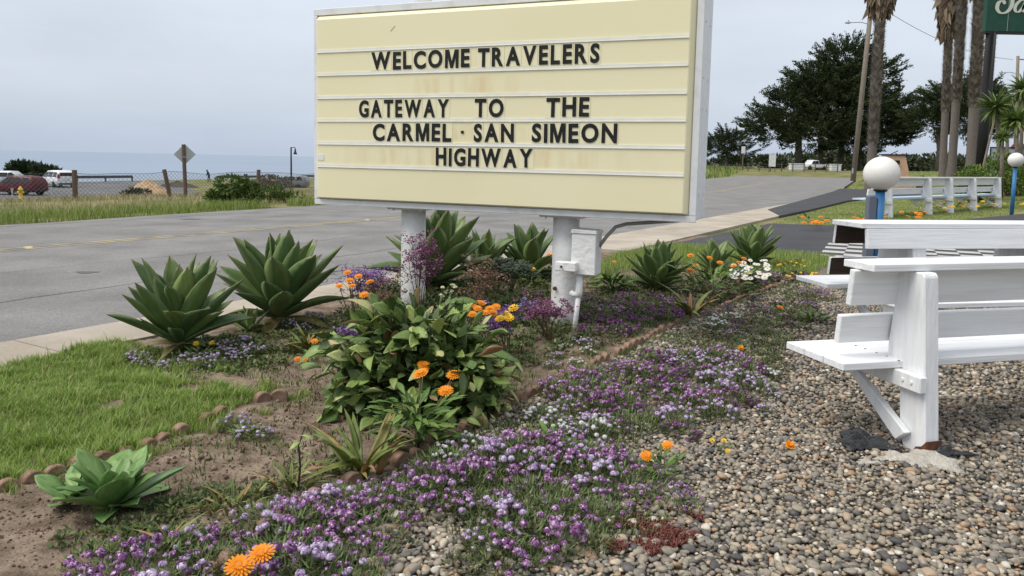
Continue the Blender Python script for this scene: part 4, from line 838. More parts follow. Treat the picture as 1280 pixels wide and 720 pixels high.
# ------------------------------------------------------------------ marigolds, poppies, daisies
ORG = M('marigold_orange', (.80, .26, .012), (.86, .34, .02), 40, .55, spec=.3, trans=.2); ORD = M('marigold_centre', (.62, .19, .01), rough=.7)
YEL2 = M('yellow_petal', (.83, .58, .03), (.80, .50, .02), 30, .5, trans=.2); WPET = M('white_petal', (.82, .82, .80), (.74, .74, .72), 30, .55, trans=.15)
GLEAF = M('fresh_green_leaf', (.75, .75, .75), (1.1, 1.1, 1.1), 12, .5, objrnd=[(0, (.075, .15, .03)), (.6, (.13, .22, .045)), (1, (.20, .29, .07))], trans=.15)
def flowermesh(mat, cmat, npet=18, rings=3, cup=.25):
    m_ = MB()
    for r_ in range(rings):
        L = 1-.24*r_; w = 2*math.pi/npet*.62*L; 
        for k in range(npet):
            a = 2*math.pi*(k+.5*r_)/npet+random.uniform(-.05, .05); ca, sa = math.cos(a), math.sin(a); lift = cup*(.25+.55*r_); dz = random.uniform(-.05, .05)
            def P_(d, y, z): return (ca*d-sa*y, sa*d+ca*y, z)
            o_ = .04*r_+.05
            m_.add([P_(.12, -w*.3, o_), P_(.12, w*.3, o_), P_(L*.6, w*.55, o_+lift*.5+dz*.5), P_(L*.6, -w*.55, o_+lift*.5+dz*.5), P_(L, w*.33, o_+lift*.75+dz), P_(L, -w*.33, o_+lift*.75+dz)], [(0, 1, 2, 3), (3, 2, 4, 5)])
    m_.m = 1; m_.lathe([(.30, .10), (.28, .22), (.16, .29), (.03, .30)], 14)
    return addm(m_.mesh('flower'), mat, cmat)
FM = {'o': flowermesh(ORG, ORD), 'y': flowermesh(YEL2, ORD, 12, 2, .5), 'w': flowermesh(WPET, YEL2, 16, 1, .1), 'p': flowermesh(ORG, ORD, 5, 2, 1.6)}
MGL = []
for i in range(4):
    me = leafmesh(1, .30, random.uniform(-.5, -.1), .3, .012, sp_prof, 6, random.uniform(-.4, .4)); me.polygons.foreach_set('use_smooth', [True]*len(me.polygons)); MGL.append(addm(me, GLEAF))
def blooms(name, label, cat, base, flowers, kind, r=.042, nleaf=14, leafL=.10, spread=.07, group=None, leafh=.55, face=.45):
    """base = (u,v) of the foot; flowers = list of (u,v,height) seen positions"""
    g = gnd(*base); th = thing(name, label, cat, (g.x, g.y, g.z), 0, group); rg = random.Random(int(base[0]*7+base[1])); hm = .05
    for (u, v, h) in flowers:
        p = at(u, v, h)-g; hm = max(hm, h); m_ = MB(); m_.tube([(rg.uniform(-.02, .02), rg.uniform(-.02, .02), -.02), (p.x*.55, p.y*.55, p.z*.6), (p.x, p.y, p.z)], [.005, .004, .003], 6); m_.build('stalk', STEM, th)
        rr = r*rg.uniform(.88, 1.08)
        inst('flower', FM[kind], th, (p.x, p.y, p.z-.004), (face*rg.uniform(.6, 1.2), rg.uniform(-.25, .25), rg.uniform(-.5, .5)), (rr, rr, rr))
    for i in range(nleaf):
        a = i*2.4+rg.uniform(-.4, .4); zf = rg.random(); l_ = leafL*rg.uniform(.7, 1.2); q = spread*rg.random()
        inst('leaf', MGL[i % 4], th, (math.cos(a)*q, math.sin(a)*q, .01+hm*leafh*zf), (rg.uniform(-.5, .5), -rg.uniform(.1, 1.0), a), (l_, l_, l_))
    return th
blooms('marigold', 'orange marigold with four large blooms in front of the leafy mound', 'flower', (520, 560), [(530, 456, .34), (525, 468, .33), (567, 468, .32), (557, 488, .28), (526, 466, .36)], 'o', .046, 150, .12, .17, 'orange marigolds', .68, .35)
blooms('marigold', 'pair of big orange marigold blooms at the bottom left edge', 'flower', (318, 735), [(327, 691, .13), (299, 707, .13)], 'o', .050, 10, .06, .05, 'orange marigolds')
blooms('marigold', 'two orange marigold blooms over fresh leaves alone on the gravel', 'flower', (826, 602), [(834, 556, .13), (808, 569, .11)], 'o', .032, 36, .075, .07, 'orange marigolds', .75)
blooms('poppy', 'single closed orange poppy on the open gravel', 'flower', (988, 568), [(987, 557, .05)], 'p', .024, 6, .03, .02)
blooms('poppy', 'three small yellow blooms low on the gravel', 'flower', (905, 568), [(890, 550, .05), (905, 550, .05), (910, 563, .03)], 'y', .017, 10, .04, .04)
blooms('marigold', 'small orange marigolds left of the mound on the weeds', 'flower', (388, 455), [(393, 426, .12), (399, 417, .13), (380, 449, .06), (372, 448, .05)], 'o', .030, 14, .09, .06, 'orange marigolds')
blooms('marigold', 'orange marigolds above the purple statice near the sidewalk', 'flower', (447, 440), [(434, 340, .62), (437, 350, .58), (455, 368, .52), (424, 357, .56), (440, 357, .55), (448, 345, .60), (462, 352, .56)], 'o', .036, 8, .10, .06, 'orange marigolds')
blooms('wallflower', 'cluster of amber wallflowers right of the left pole', 'flower', (600, 465), [(583, 384, .46), (590, 380, .48), (597, 385, .46), (612, 385, .46), (606, 390, .44), (590, 392, .44), (616, 391, .42), (582, 391, .43), (575, 386, .45), (620, 383, .45), (601, 378, .48)], 'o', .034, 16, .08, .09)
blooms('pansy', 'two yellow pansies right of the amber wallflowers', 'flower', (632, 455), [(625, 398, .36), (636, 397, .36), (642, 385, .40), (632, 392, .38)], 'y', .040, 16, .07, .08)
blooms('marigold', 'yellow bloom in front of the leftmost agave', 'flower', (250, 452), [(245, 429, .12), (265, 428, .12)], 'y', .026, 18, .08, .08)
blooms('marigold', 'yellow bloom at the agaves between the poles', 'flower', (664, 358), [(664, 336, .22)], 'y', .06, 18, .12, .1)
blooms('marigold', 'orange bloom close to the left of the right pole', 'flower', (688, 345), [(687, 319, .28)], 'o', .05, 10, .12, .1)
blooms('marigold', 'orange marigolds in green leaves before the hidden agave', 'flower', (890, 372), [(863, 319, .38), (900, 328, .32), (887, 322, .34), (870, 332, .30), (913, 345, .2), (922, 347, .2), (863, 338, .26)], 'o', .042, 120, .16, .42, 'orange marigolds', .75)
blooms('daisy_bush', 'bushy white daisy clump in flower by the driveway corner', 'flower', (938, 352), [(914+random.uniform(0, 48), 324+random.uniform(0, 24), .30-random.uniform(0, .1)) for _ in range(46)], 'w', .036, 70, .11, .2)
blooms('marigold', 'orange blooms above the white daisy clump', 'flower', (928, 350), [(930, 323, .36), (917, 332, .34), (924, 328, .35)], 'o', .04, 4, .1, .1, 'orange marigolds')
blooms('marigold', 'single orange bloom in the weeds left of the near bench', 'flower', (975, 390), [(975, 384, .06)], 'o', .038, 14, .08, .06)
blooms('marigold', 'single orange bloom in the weeds behind the middle patch', 'flower', (926, 440), [(926, 436, .04)], 'p', .026, 8, .05, .05)
blooms('leafy_bush', 'fresh green leafy plant right of the electrical cabinet', 'plant', (765, 365), [(768, 327, .26)], 'o', .03, 90, .17, .16)
blooms('leafy_bush', 'bright green lettuce like weed on the weedy gravel', 'plant', (1015, 402), [(1010, 395, .03)], 'y', .012, 24, .12, .1)
blooms('leafy_bush', 'bright green leafy weed among the pale alyssum left of centre', 'plant', (690, 555), [(695, 545, .03)], 'y', .01, 26, .10, .07)
blooms('leafy_bush', 'small leafy weed by the short edging on bare soil', 'plant', (305, 548), [(307, 540, .03)], 'y', .006, 16, .07, .05)
# flowering carpets along the driveway corner and far island
for i, (u, v, k, lab) in enumerate([(1005, 345, 'y', 'yellow blooms in the grass by the driveway corner, near the benches'), (985, 330, 'y', 'yellow blooms in the grass by the driveway corner, near the agave'), (1022, 276, 'o', 'orange gazania clump on the near tip of the grass island'), (1085, 274, 'o', 'orange gazania clump beside the near lamp post'), (1170, 259, 'y', 'yellow gazania clump under the second gap of the long bench'), (1195, 257, 'y', 'yellow gazania clump under the third gap of the long bench'), (1230, 256, 'y', 'yellow gazania clump under the last gap of the long bench'), (1262, 253, 'y', 'yellow gazania clump at the foot of the far globe lamp'), (1140, 270, 'o', 'dull orange gazania clump at the driveway edge of the long bench')]):
    s_ = 1 if i < 2 else 2.2; w = 22
    blooms('gazania', lab, 'flower', (u, v), [(u+random.uniform(-w, w), v+random.uniform(-5, 3), .08*s_+random.uniform(0, .05)) for _ in range(9 if i > 1 else 12)], k, (.022 if i < 2 else .03*s_), 16, .09*s_, .3*s_, 'gazania clumps')
# strap leaved wilting plant at the edging and a dark twig
STRAP = M('wilting_strap_leaf', (.8, .8, .8), (1.2, 1.15, 1.0), 6, .5, objrnd=[(0, (.09, .14, .03)), (.55, (.18, .20, .05)), (.8, (.30, .22, .08)), (1, (.32, .15, .07))])
def st_prof(t): return (.75+.25*math.sin(min(t*2, 1)*math.pi/2))*max(.03, 1-t**3)
STM = []
for i in range(5):
    me = leafmesh(1, .17, random.uniform(-.9, -.25), .5, .01, st_prof, 10, random.uniform(-.5, .5)); me.polygons.foreach_set('use_smooth', [True]*len(me.polygons)); STM.append(addm(me, STRAP))
def strappy(label, u, v, n, L, seed, spread=.08):
    rg = random.Random(seed); g = gnd(u, v); th = thing('strap_leaved_plant', label, 'plant', (g.x, g.y, g.z), 0)
    for i in range(n):
        a = i*2.4+rg.uniform(-.3, .3); l_ = L*rg.uniform(.65, 1.15); q = spread*rg.random()
        inst('leaf', STM[i % 5], th, (math.cos(a)*q, math.sin(a)*q, 0), (rg.uniform(-.6, .6), -rg.uniform(.75, 1.45), a), (l_, l_, l_))
strappy('yellowing strap leaved plant wilting at the edging below the mound', 450, 588, 24, .27, 3, .12)
strappy('single yellow strap leaf shoot among the foreground alyssum', 212, 690, 5, .14, 5, .02)
strappy('tall strap leaves growing behind the edging below the lone agave', 862, 392, 16, .36, 7, .1)
strappy('green grassy tuft left of the mound', 385, 440, 24, .22, 9, .08)
strappy('low strap leaf tuft on the soil right of the soft agave', 290, 640, 22, .10, 11, .10)
strappy('low green weed tuft at the edging under the twig', 365, 615, 22, .12, 13, .10)
g = gnd(372, 620); tw = thing('dark_twig', 'dark bare stem with few leaves standing on the soil bed', 'twig', (g.x, g.y, g.z)); TWG = M('dark_stem', (.02, .015, .015), rough=.7)
MB().tube([(0, 0, -.02), (.01, .01, .10), (.0, .02, .19), (.025, .03, .27)], [.006, .005, .004, .002], 6).build('stem', TWG, tw)
for i in range(7):
    a = i*2.1; inst('leaf', LVS[i % 7], tw, (.01, .015, .06+.03*i), (random.uniform(-.5, .5), -.2, a), (.05, .05, .05))
# ------------------------------------------------------------------ across the road
WOODP = M('weathered_post', (.10, .065, .048), (.17, .12, .09), 9, .9, .5, 30, stretch=(6, 6, 1))
WIRE = M('galvanised_wire', (.13, .13, .135), rough=.5, metal=.3)
# fence line from surveyed post feet
FS = 31.0
def tg(s, t, dz=0): p = st(s, t); return Vector((p[0], p[1], terr1(p[0], p[1])+dz))
def t_at(u, s):                      # where the line at offset s is met by image column u (level ray)
    d = ray(u, 215); a, b = d[0], d[1]; sd_ = -DY*a+DX*b; td = DX*a+DY*b; return td/sd_*s
fence = thing('chain_link_fence', 'sagging chain link fence with weathered wooden posts across the road', 'fence', tg(FS, 0))
fo = fence.location.copy()
tposts = [t_at(u, FS) for u in (-110, -20, 93, 213, 322)]; tposts += [tposts[-1]+6.0, tposts[-1]+12]
for i, t_ in enumerate(tposts):
    b = tg(FS, t_)-fo; lean = Vector((-.28, 0, 0)) if i == 3 else Vector((random.uniform(-.06, .06), 0, 0))
    MB().tube([b+Vector((0, 0, -.2)), b+lean+Vector((0, 0, 1.22))], [.10, .095], 8).build('post', WOODP, fence)
wm = MB(); pitch = .095; tA, tB = tposts[0]-3, tposts[-1]+4; N_ = int((tB-tA)/pitch); rows = 12
tops = {}
def topz(t_):                         # sagging top edge between posts
    k = 0
    for a, b in zip(tposts[:-1], tposts[1:]):
        if a <= t_ <= b: f_ = (t_-a)/(b-a); k = 4*f_*(1-f_)
    return 1.14-.10*k+.03*math.sin(t_*2.1)
Vw = []; Ew = []
Vf = []; Ff = []
def ribbon(a, b, r_):
    d = (b-a).normalized(); n1 = d.cross(Vector((DY, -DX, 0))).normalized()*r_; n2 = d.cross(n1).normalized()*r_; o_ = len(Vf)
    for q in (a, b):
        for k in range(3):
            th = 2.094*k; Vf.append(q+n1*math.cos(th)+n2*math.sin(th))
    for k in range(3): Ff.append((o_+k, o_+(k+1) % 3, o_+3+(k+1) % 3, o_+3+k))
gz = {}
for i in range(-rows, N_+rows+1):
    t_ = tA+i*pitch; gz[i] = (tg(FS+.1, t_)-fo, topz(t_))
def node(i, j):
    g_, tz = gz[i]; return g_+Vector((0, 0, .04+(tz-.04)*j/rows))
for i in range(0, N_):
    for j in range(rows):
        if (i+j) % 2 == 0: ribbon(node(i, j), node(i+1, j+1), .0065)
        else: ribbon(node(i+1, j), node(i, j+1), .0065)
    ribbon(node(i, rows), node(i+1, rows), .010)
me = bpy.data.meshes.new('wire_mesh'); me.from_pydata(Vf, [], Ff); o = fin('wire_mesh', me, WIRE, fence); tag(o, kind='stuff')
# diamond traffic sign seen from behind
AL = M('bare_aluminium', (.50, .52, .54), (.42, .44, .46), 4, .45, metal=.4)
tS = t_at(230, 30.2); p = tg(30.2, tS); ds = thing('road_sign', 'bare metal diamond traffic sign seen from behind on a wooden post', 'sign', p)
MB().tube([(.06, 0, -.3), (0, 0, 2.35)], [.085, .08], 8).build('post', WOODP, ds)
o = MB().box(-.33, .33, -.006, .006, -.33, .33).build('sign_panel', AL, ds, .02); o.matrix_local = Matrix.Translation((0, .1, 1.92)) @ Matrix.Rotation(R(20), 4, 'Z') @ Matrix.Rotation(R(45), 4, 'Y')
MB().box(-.2, .2, -.1, -.085, 1.78, 1.80).build('sign_bracket', AL, ds)
# ---- bush helper: leaf faces through the volume on short branches
def crown_mesh(n, rx, ry, rz, L, seed=0, lobes=6, flat=.0, shell=.55, up=.35, wid=.45):
    rg = np.random.default_rng(seed); c = rg.uniform(-.55, .55, (lobes, 3)); c[:, 2] = rg.uniform(-.3, .55, lobes); cr = rg.uniform(.38, .6, lobes)
    k = rg.integers(0, lobes, n); d = rg.normal(size=(n, 3)); d /= np.linalg.norm(d, axis=1)[:, None]; q = c[k]+d*(cr[k]*rg.uniform(shell, 1.05, n)**.6)[:, None]
    q[:, 2] = np.maximum(q[:, 2], -.75); T = q*np.array([rx, ry, rz]); dd = d+np.array([0, 0, up]); dd /= np.linalg.norm(dd, axis=1)[:, None]
    az_ = np.arctan2(dd[:, 1], dd[:, 0])+rg.normal(0, .5, n); el_ = np.arcsin(np.clip(dd[:, 2], -1, 1))+rg.normal(0, .35, n)
    Rm = np.einsum('nij,njk->nik', rotz(az_), np.einsum('nij,njk->nik', roty(-el_), rotx(rg.uniform(-1.5, 1.5, n)))); l_ = L*rg.uniform(.6, 1.3, n)
    lv = np.array([(0, -.15, 0), (.5, -.5*wid, .05), (.5, .5*wid, .05), (0, .15, 0), (1, 0, -.08)]); lf = np.array([(0, 1, 2), (0, 2, 3), (1, 4, 2)])
    return mesh_np('crown', *scatter(lv, lf, Rm, np.stack([l_, l_, l_], 1), T))
def bushmat(name, a, b, c): return M(name, (1, 1, 1), rough=.5, spec=.3, island=[(0, a), (.5, b), (1, c)], trans=.15)
BG = bushmat('bush_green', (.045, .08, .02), (.09, .145, .032), (.16, .21, .05)); BD = bushmat('dark_bush', (.015, .03, .012), (.03, .05, .018), (.055, .075, .03))
BB = bushmat('brown_scrub', (.06, .05, .03), (.11, .085, .05), (.17, .13, .08))
def bush(name, label, cat, pos, rx, ry, rz, n, L, mat, seed, group=None, **kw):
    th = thing(name, label, cat, pos, 0, group); o = fin('crown', crown_mesh(n, rx, ry, rz, L, seed, **kw), mat, th); o.location = (0, 0, rz*.72)
    m_ = MB()
    for i in range(4): a = i*1.6+seed; m_.tube([(0, 0, -.1), (rx*.25*math.cos(a), ry*.25*math.sin(a), rz*.5), (rx*.5*math.cos(a), ry*.5*math.sin(a), rz*.95)], [min(.05, rx*.03), min(.035, rx*.02), .008], 5)
    m_.build('branches', WOODP, th); return th
bp = tg(21.6, t_at(295, 21.6)); bush('roadside_bush', 'dark green roadside bush with a few pale blooms across the road, biggest', 'bush', bp, .95, .7, .55, 3200, .12, BG, 1, 'bushes across the road')
bp = tg(21.9, t_at(278, 21.9)); bush('roadside_bush', 'smaller green bush joined to the left of the roadside bush', 'bush', bp, .55, .5, .42, 1600, .12, BG, 2, 'bushes across the road')
bp = tg(22.5, t_at(352, 22.5)); bush('roadside_bush', 'pale green leafy weeds right of the roadside bush', 'bush', bp, .9, .6, .36, 1700, .11, BG, 3, 'bushes across the road')
for i, (u, lab) in enumerate([(335, 'brown scrub heap behind the fence, left of the grey car'), (318, 'small brown scrub heap behind the fence post')]):
    bp = tg(36+i*2, t_at(u, 36+i*2)); bush('scrub', lab, 'bush', bp, 1.3-.3*i, 1, .62-.1*i, 3600, .10, BB, 5+i)
bp = onground(170, 58); bush('scrub', 'low dark green scrub in front of the sand heap', 'bush', Vector((bp.x, bp.y, bp.z)), 1.3, .8, .45, 900, .2, BD, 8)
# sand heap, dark mound
def heap(name, label, pos, rx, ry, h, mat, seed):
    n = 40; g_ = np.linspace(-1, 1, n); A, B = np.meshgrid(g_, g_, indexing='ij'); rr = np.hypot(A, B)*(1+.2*(vnoise(A*2+5, B*2+5, seed)-.5)); z = h*np.clip(1-rr, 0, 1)**.9*(1+.35*(vnoise(A*5, B*5, seed)-.5))-.05
    I = np.arange(n*n).reshape(n, n); o = fin(name, mesh_np(name, np.stack([A*rx, B*ry, z], -1).reshape(-1, 3), np.stack([I[:-1, :-1], I[1:, :-1], I[1:, 1:], I[:-1, 1:]], -1).reshape(-1, 4), True), mat); o.location = pos; return tag(o, label, 'heap')
SAND = M('orange_sand', (.34, .22, .12), (.48, .33, .20), 2, .95, .6, 6, bdist=.1)
bp = onground(185, 72); heap('sand_heap', 'orange brown sand heap at the edge of the car park', bp, 2.5, 2.0, 1.35, SAND, 2)
bp = onground(222, 88); heap('earth_mound', 'dark low earth mound behind the leaning fence post', bp, 2.6, 2, .75, M('dark_earth', (.04, .035, .03), (.07, .06, .05), 2, .95), 4)
# guard rails along the cliff
RAIL = M('dark_rail', (.05, .055, .055), (.08, .085, .085), 3, .6)
def rail(label, s, ta, tb, h=.7):
    a = tg(s, ta); th = thing('guard_rail', label, 'guard rail', a); n = max(2, int((tb-ta)/2.5)); 
    p0 = Vector((0, 0, h)); p1 = tg(s, tb)-a+Vector((0, 0, h)); d = p1-p0
    for k in range(n+1): q = p0+d*(k/n); MB().box(-.08, .08, -.08, .08, -h-.1, .06).build('post', RAIL, th).location = q
    m_ = MB(); w = Vector((0, 0, .17)); sd_ = Vector((DY*.05, -DX*.05, 0)); m_.add([p0-w+sd_, p1-w+sd_, p1+w+sd_, p0+w+sd_, p0-w+sd_*2.2, p1-w+sd_*2.2, p1+w+sd_*2.2, p0+w+sd_*2.2], [(0, 1, 2, 3), (7, 6, 5, 4), (0, 4, 5, 1), (3, 2, 6, 7), (0, 3, 7, 4), (1, 5, 6, 2)]); m_.build('rail_beam', RAIL, th)
rail('dark guard rail behind the white van on the cliff edge', 96.5, t_at(96, 96.5), t_at(165, 96.5))
rail('dark guard rail right of the walking person', 92, t_at(270, 92), t_at(330, 92)); rail('dark guard rail right of the grey car roof', 92, t_at(376, 92), t_at(410, 92))
# windswept shrub behind the van
bp = onground(48, 90); bush('cypress_shrub', 'windswept dark cypress shrub behind the parked white van', 'shrub', bp, 3.3, 2, 1.5, 2600, .55, BD, 11, up=.5, wid=.3)
# ------------------------------------------------------------------ vehicles
GLASS = M('car_glass', (.012, .014, .016), rough=.08, spec=.6); TYRE = M('tyre', (.015, .015, .016), rough=.8); RIM = M('alloy', (.45, .46, .48), rough=.35, metal=.7)
REDL = M('tail_lamp', (.35, .015, .012), rough=.2); CLR = M('head_lamp', (.65, .68, .7), rough=.15); TRIM = M('black_trim', (.02, .02, .022), rough=.6)
def car(name, label, cat, pos, rz, paint, stn, W, wheels, wr, sidewin, lights):
    """stn: stations (x, z_low, z_belt, z_top, belt_half, top_half) from tail to nose"""
    c = thing(name, label, cat, pos, rz)
    V = []; F = []
    for (x, zl, zb, zt, wb, wt) in stn:
        zm = zl+(zb-zl)*.45
        half = [(wb*.90, zl), (wb*1.0, zl+.10), (wb*1.02, zm), (wb*.985, zb), (wb*.5+wt*.5 if zt-zb > .05 else wb*.95, (zb+zt)/2+.0), (wt, zt-.03), (wt*.86, zt)]
        ring = [(x, y, z) for y, z in half]+[(x, -y, z) for y, z in reversed(half)]; V += ring
    k = 14; n = len(stn)
    for i in range(n-1):
        for j in range(k): F.append((i*k+j, i*k+(j+1) % k, (i+1)*k+(j+1) % k, (i+1)*k+j))
    F += [list(range(k))[::-1], [(n-1)*k+j for j in range(k)]]
    mb = MB(); mb.add(V, F); mb.build('body', paint, c, 0, True).data.polygons.foreach_set('use_smooth', [True]*len(F))
    for s_ in (1, -1):
        for (xa, xb, xc, xd, z0_, z1_, w0_, w1_) in sidewin:
            m_ = MB(); e_ = .014; P_ = [(xa, s_*(w0_+e_), z0_), (xb, s_*(w0_+e_), z0_), (xc, s_*(w1_+e_), z1_), (xd, s_*(w1_+e_), z1_)]
            m_.add(P_+[(x, y-s_*.03, z) for x, y, z in P_], [(0, 1, 2, 3), (7, 6, 5, 4), (0, 4, 5, 1), (1, 5, 6, 2), (2, 6, 7, 3), (3, 7, 4, 0)]); m_.build('window', GLASS, c)
        for xw in wheels:
            w = thing('wheel', None, None, (xw, s_*(W*.5-.09), wr)); del_ = w; w.parent = c
            m_ = MB(); m_.lathe([(wr*.62, -.1), (wr*.95, -.1), (wr, -.06), (wr, .06), (wr*.95, .1), (wr*.62, .1)], 22); o = m_.build('tyre', TYRE, w, 0, True); o.rotation_euler = (math.pi/2, 0, 0)
            m_ = MB(); m_.lathe([(wr*.64, -.085), (wr*.6, -.05), (wr*.2, -.06), (wr*.12, -.085), (.01, -.085)] if False else [(wr*.63, -.09), (wr*.62, .09)], 22); o = m_.build('rim', RIM, w, 0); o.rotation_euler = (math.pi/2, 0, 0)
            m_ = MB()
            for q in range(5):
                a = q*1.2566; m_.tube([(wr*.08*math.cos(a), s_*.094, wr*.08*math.sin(a)), (wr*.55*math.cos(a), s_*.094, wr*.55*math.sin(a))], [.035, .05], 5)
            m_.build('spoke', TRIM, w)
            m_ = MB(); m_.lathe([(wr*1.16, 0), (wr*1.16, .012)], 22); o = m_.build('wheel_arch', TRIM, c); o.location = (xw, s_*(W*.5-.012), wr+.02); o.rotation_euler = (math.pi/2, 0, 0)
    for (nm, mt, x, y, z, dx, dy, dz) in lights:
        for s_ in ((1, -1) if y else (1,)): MB().box(x-dx, x+dx, s_*y-dy, s_*y+dy, z-dz, z+dz).build(nm, mt, c, .01)
    return c
RED = M('dark_red_paint', (.085, .008, .014), rough=.4, spec=.3); WHP = M('white_car_paint', (.78, .79, .8), rough=.3, coat=.5); GRP = M('grey_car_paint', (.16, .17, .19), rough=.35, coat=.5)
suv = [(-2.3, .42, .95, 1.0, .80, .74), (-2.22, .32, 1.05, 1.42, .88, .66), (-1.9, .28, 1.06, 1.63, .91, .66), (-.6, .26, 1.04, 1.69, .92, .68), (.25, .26, 1.02, 1.66, .92, .66), (.95, .27, 1.0, 1.10, .91, .72), (1.7, .3, .94, .97, .89, .76), (2.2, .36, .80, .83, .80, .70), (2.3, .42, .66, .68, .70, .60)]
suvw = [(-1.95, -1.0, -1.05, -1.72, 1.08, 1.52, .885, .715), (-.95, -.05, -.1, -1.0, 1.08, 1.54, .895, .725), (.0, .88, .30, -.05, 1.07, 1.54, .895, .72)]
pr = at(22, 243.5, -2.37); car('parked_car', 'dark red parked car at the left edge behind the fence', 'car', (pr.x, pr.y, -2.37), R(172), RED, suv, 1.84, (-1.4, 1.4), .36, suvw,
    [('tail_lamp', REDL, -2.24, .66, 1.0, .05, .14, .12), ('head_lamp', CLR, 2.1, .6, .74, .1, .16, .06), ('bumper', TRIM, -2.3, 0, .48, .05, .8, .08), ('window', GLASS, -2.16, 0, 1.3, .03, .58, .16)])
van = [(-2.45, .42, .98, 1.05, .84, .8), (-2.40, .32, 1.05, 1.60, .94, .72), (-2.2, .28, 1.06, 1.76, .96, .74), (-.6, .26, 1.04, 1.80, .97, .76), (.5, .26, 1.0, 1.74, .97, .74), (1.5, .27, .98, 1.12, .95, .78), (2.1, .3, .88, .92, .90, .76), (2.45, .38, .74, .76, .78, .66), (2.5, .42, .62, .64, .70, .60)]
vanw = [(-2.2, -1.2, -1.2, -2.05, 1.10, 1.62, .93, .79), (-1.12, -.1, -.12, -1.12, 1.10, 1.64, .94, .80), (0, 1.3, .62, 0, 1.08, 1.62, .94, .79)]
pv = at(72, 233.5, -2.37); car('parked_van', 'white parked minivan seen from behind near the cliff edge', 'van', (pv.x, pv.y, -2.37), R(142), WHP, van, 1.95, (-1.5, 1.5), .35, vanw,
    [('tail_lamp', REDL, -2.40, .80, 1.2, .06, .12, .22), ('head_lamp', CLR, 2.3, .65, .72, .1, .16, .06), ('window', GLASS, -2.405, 0, 1.38, .03, .66, .2), ('number_plate', CLR, -2.47, 0, .85, .01, .25, .07), ('bumper', TRIM, -2.47, 0, .42, .04, .85, .06)])
pg = at(362, 236, -2.6); car('parked_car', 'grey parked car roof showing behind the brown scrub', 'car', (pg.x, pg.y, -2.6), R(175), GRP, suv, 1.84, (-1.4, 1.4), .36, suvw, [('tail_lamp', REDL, -2.24, .66, 1.0, .05, .14, .12)])
ps_ = at(-6, 237, -2.37); car('parked_car', 'silver car nose cut by the left picture edge', 'car', (ps_.x-2.2, ps_.y+6, -2.37), R(5), M('silver_paint', (.5, .52, .55), rough=.3, metal=.4), suv, 1.84, (-1.4, 1.4), .36, suvw, [('head_lamp', CLR, 2.1, .6, .74, .1, .16, .06)])
# yellow hydrant
HYD = M('hydrant_yellow', (.75, .50, .03), rough=.5)
ph = at(26, 247, -2.2); hy = thing('fire_hydrant', 'yellow fire hydrant in front of the red car', 'hydrant', (ph.x, ph.y, terr1(ph.x, ph.y)))
s_ = 1.25
MB().lathe([(.16*s_, 0), (.16*s_, .05*s_), (.11*s_, .06*s_), (.11*s_, .6*s_), (.15*s_, .62*s_), (.15*s_, .67*s_), (.12*s_, .75*s_), (.05*s_, .82*s_), (.03*s_, .88*s_)], 16).build('barrel', HYD, hy, 0, True)
for sg in (-1, 1): MB().tube([(sg*.09*s_, 0, .5*s_), (sg*.2*s_, 0, .5*s_)], .055*s_, 10).build('outlet', HYD, hy)
# street lamp, posts, person
STL = M('lamp_black', (.02, .03, .035), rough=.4)
pl = onground(364, 92); sl = thing('street_lamp', 'dark single arm street lamp on the cliff edge', 'street lamp', pl)
MB().tube([(0, 0, -.2), (0, 0, 4.9)], [.12, .085], 10).build('pole', STL, sl); MB().tube([(0, 0, 4.85), (.45, 0, 4.9), (.5, 0, 4.75)], .05, 8).build('arm', STL, sl)
MB().lathe([(.06, 4.75), (.10, 4.6), (.12, 4.35), (.24, 4.1), (.22, 4.05)], 14, (.5, 0, 0)).build('lamp_head', STL, sl, 0, True)
for u, Y_, lab in [(307, 88, 'small dark notice board on a post by the cliff, left one'), (338, 88, 'small dark notice board on a post by the cliff, right one')]:
    q = onground(u, Y_); th = thing('notice_board', lab, 'sign', q); MB().tube([(0, 0, -.1), (0, 0, 1.5)], .05, 6).build('post', STL, th); MB().box(-.2 if u < 320 else -.32, .2 if u < 320 else .32, -.05, .05, 1.2, 1.68).build('panel', STL, th, .02)
for u, Y_, lab in [(64, 60, 'thin metal stake in the grass right of the red car'), (14, 58, 'thin metal stake in front of the red car')]:
    q = onground(u, Y_); th = thing('stake', lab, 'post', q); MB().tube([(0, 0, -.1), (0, 0, 1.0)], [.06, .05], 6).build('shaft', AL, th); MB().box(-.09, .09, -.02, .02, .8, 1.0).build('plate', AL, th)
CLOTH = M('dark_clothes', (.02, .022, .03), (.03, .03, .04), 6, .8); SKIN = M('skin', (.35, .2, .14), rough=.6); HAIR = M('dark_hair', (.02, .015, .012), rough=.6)
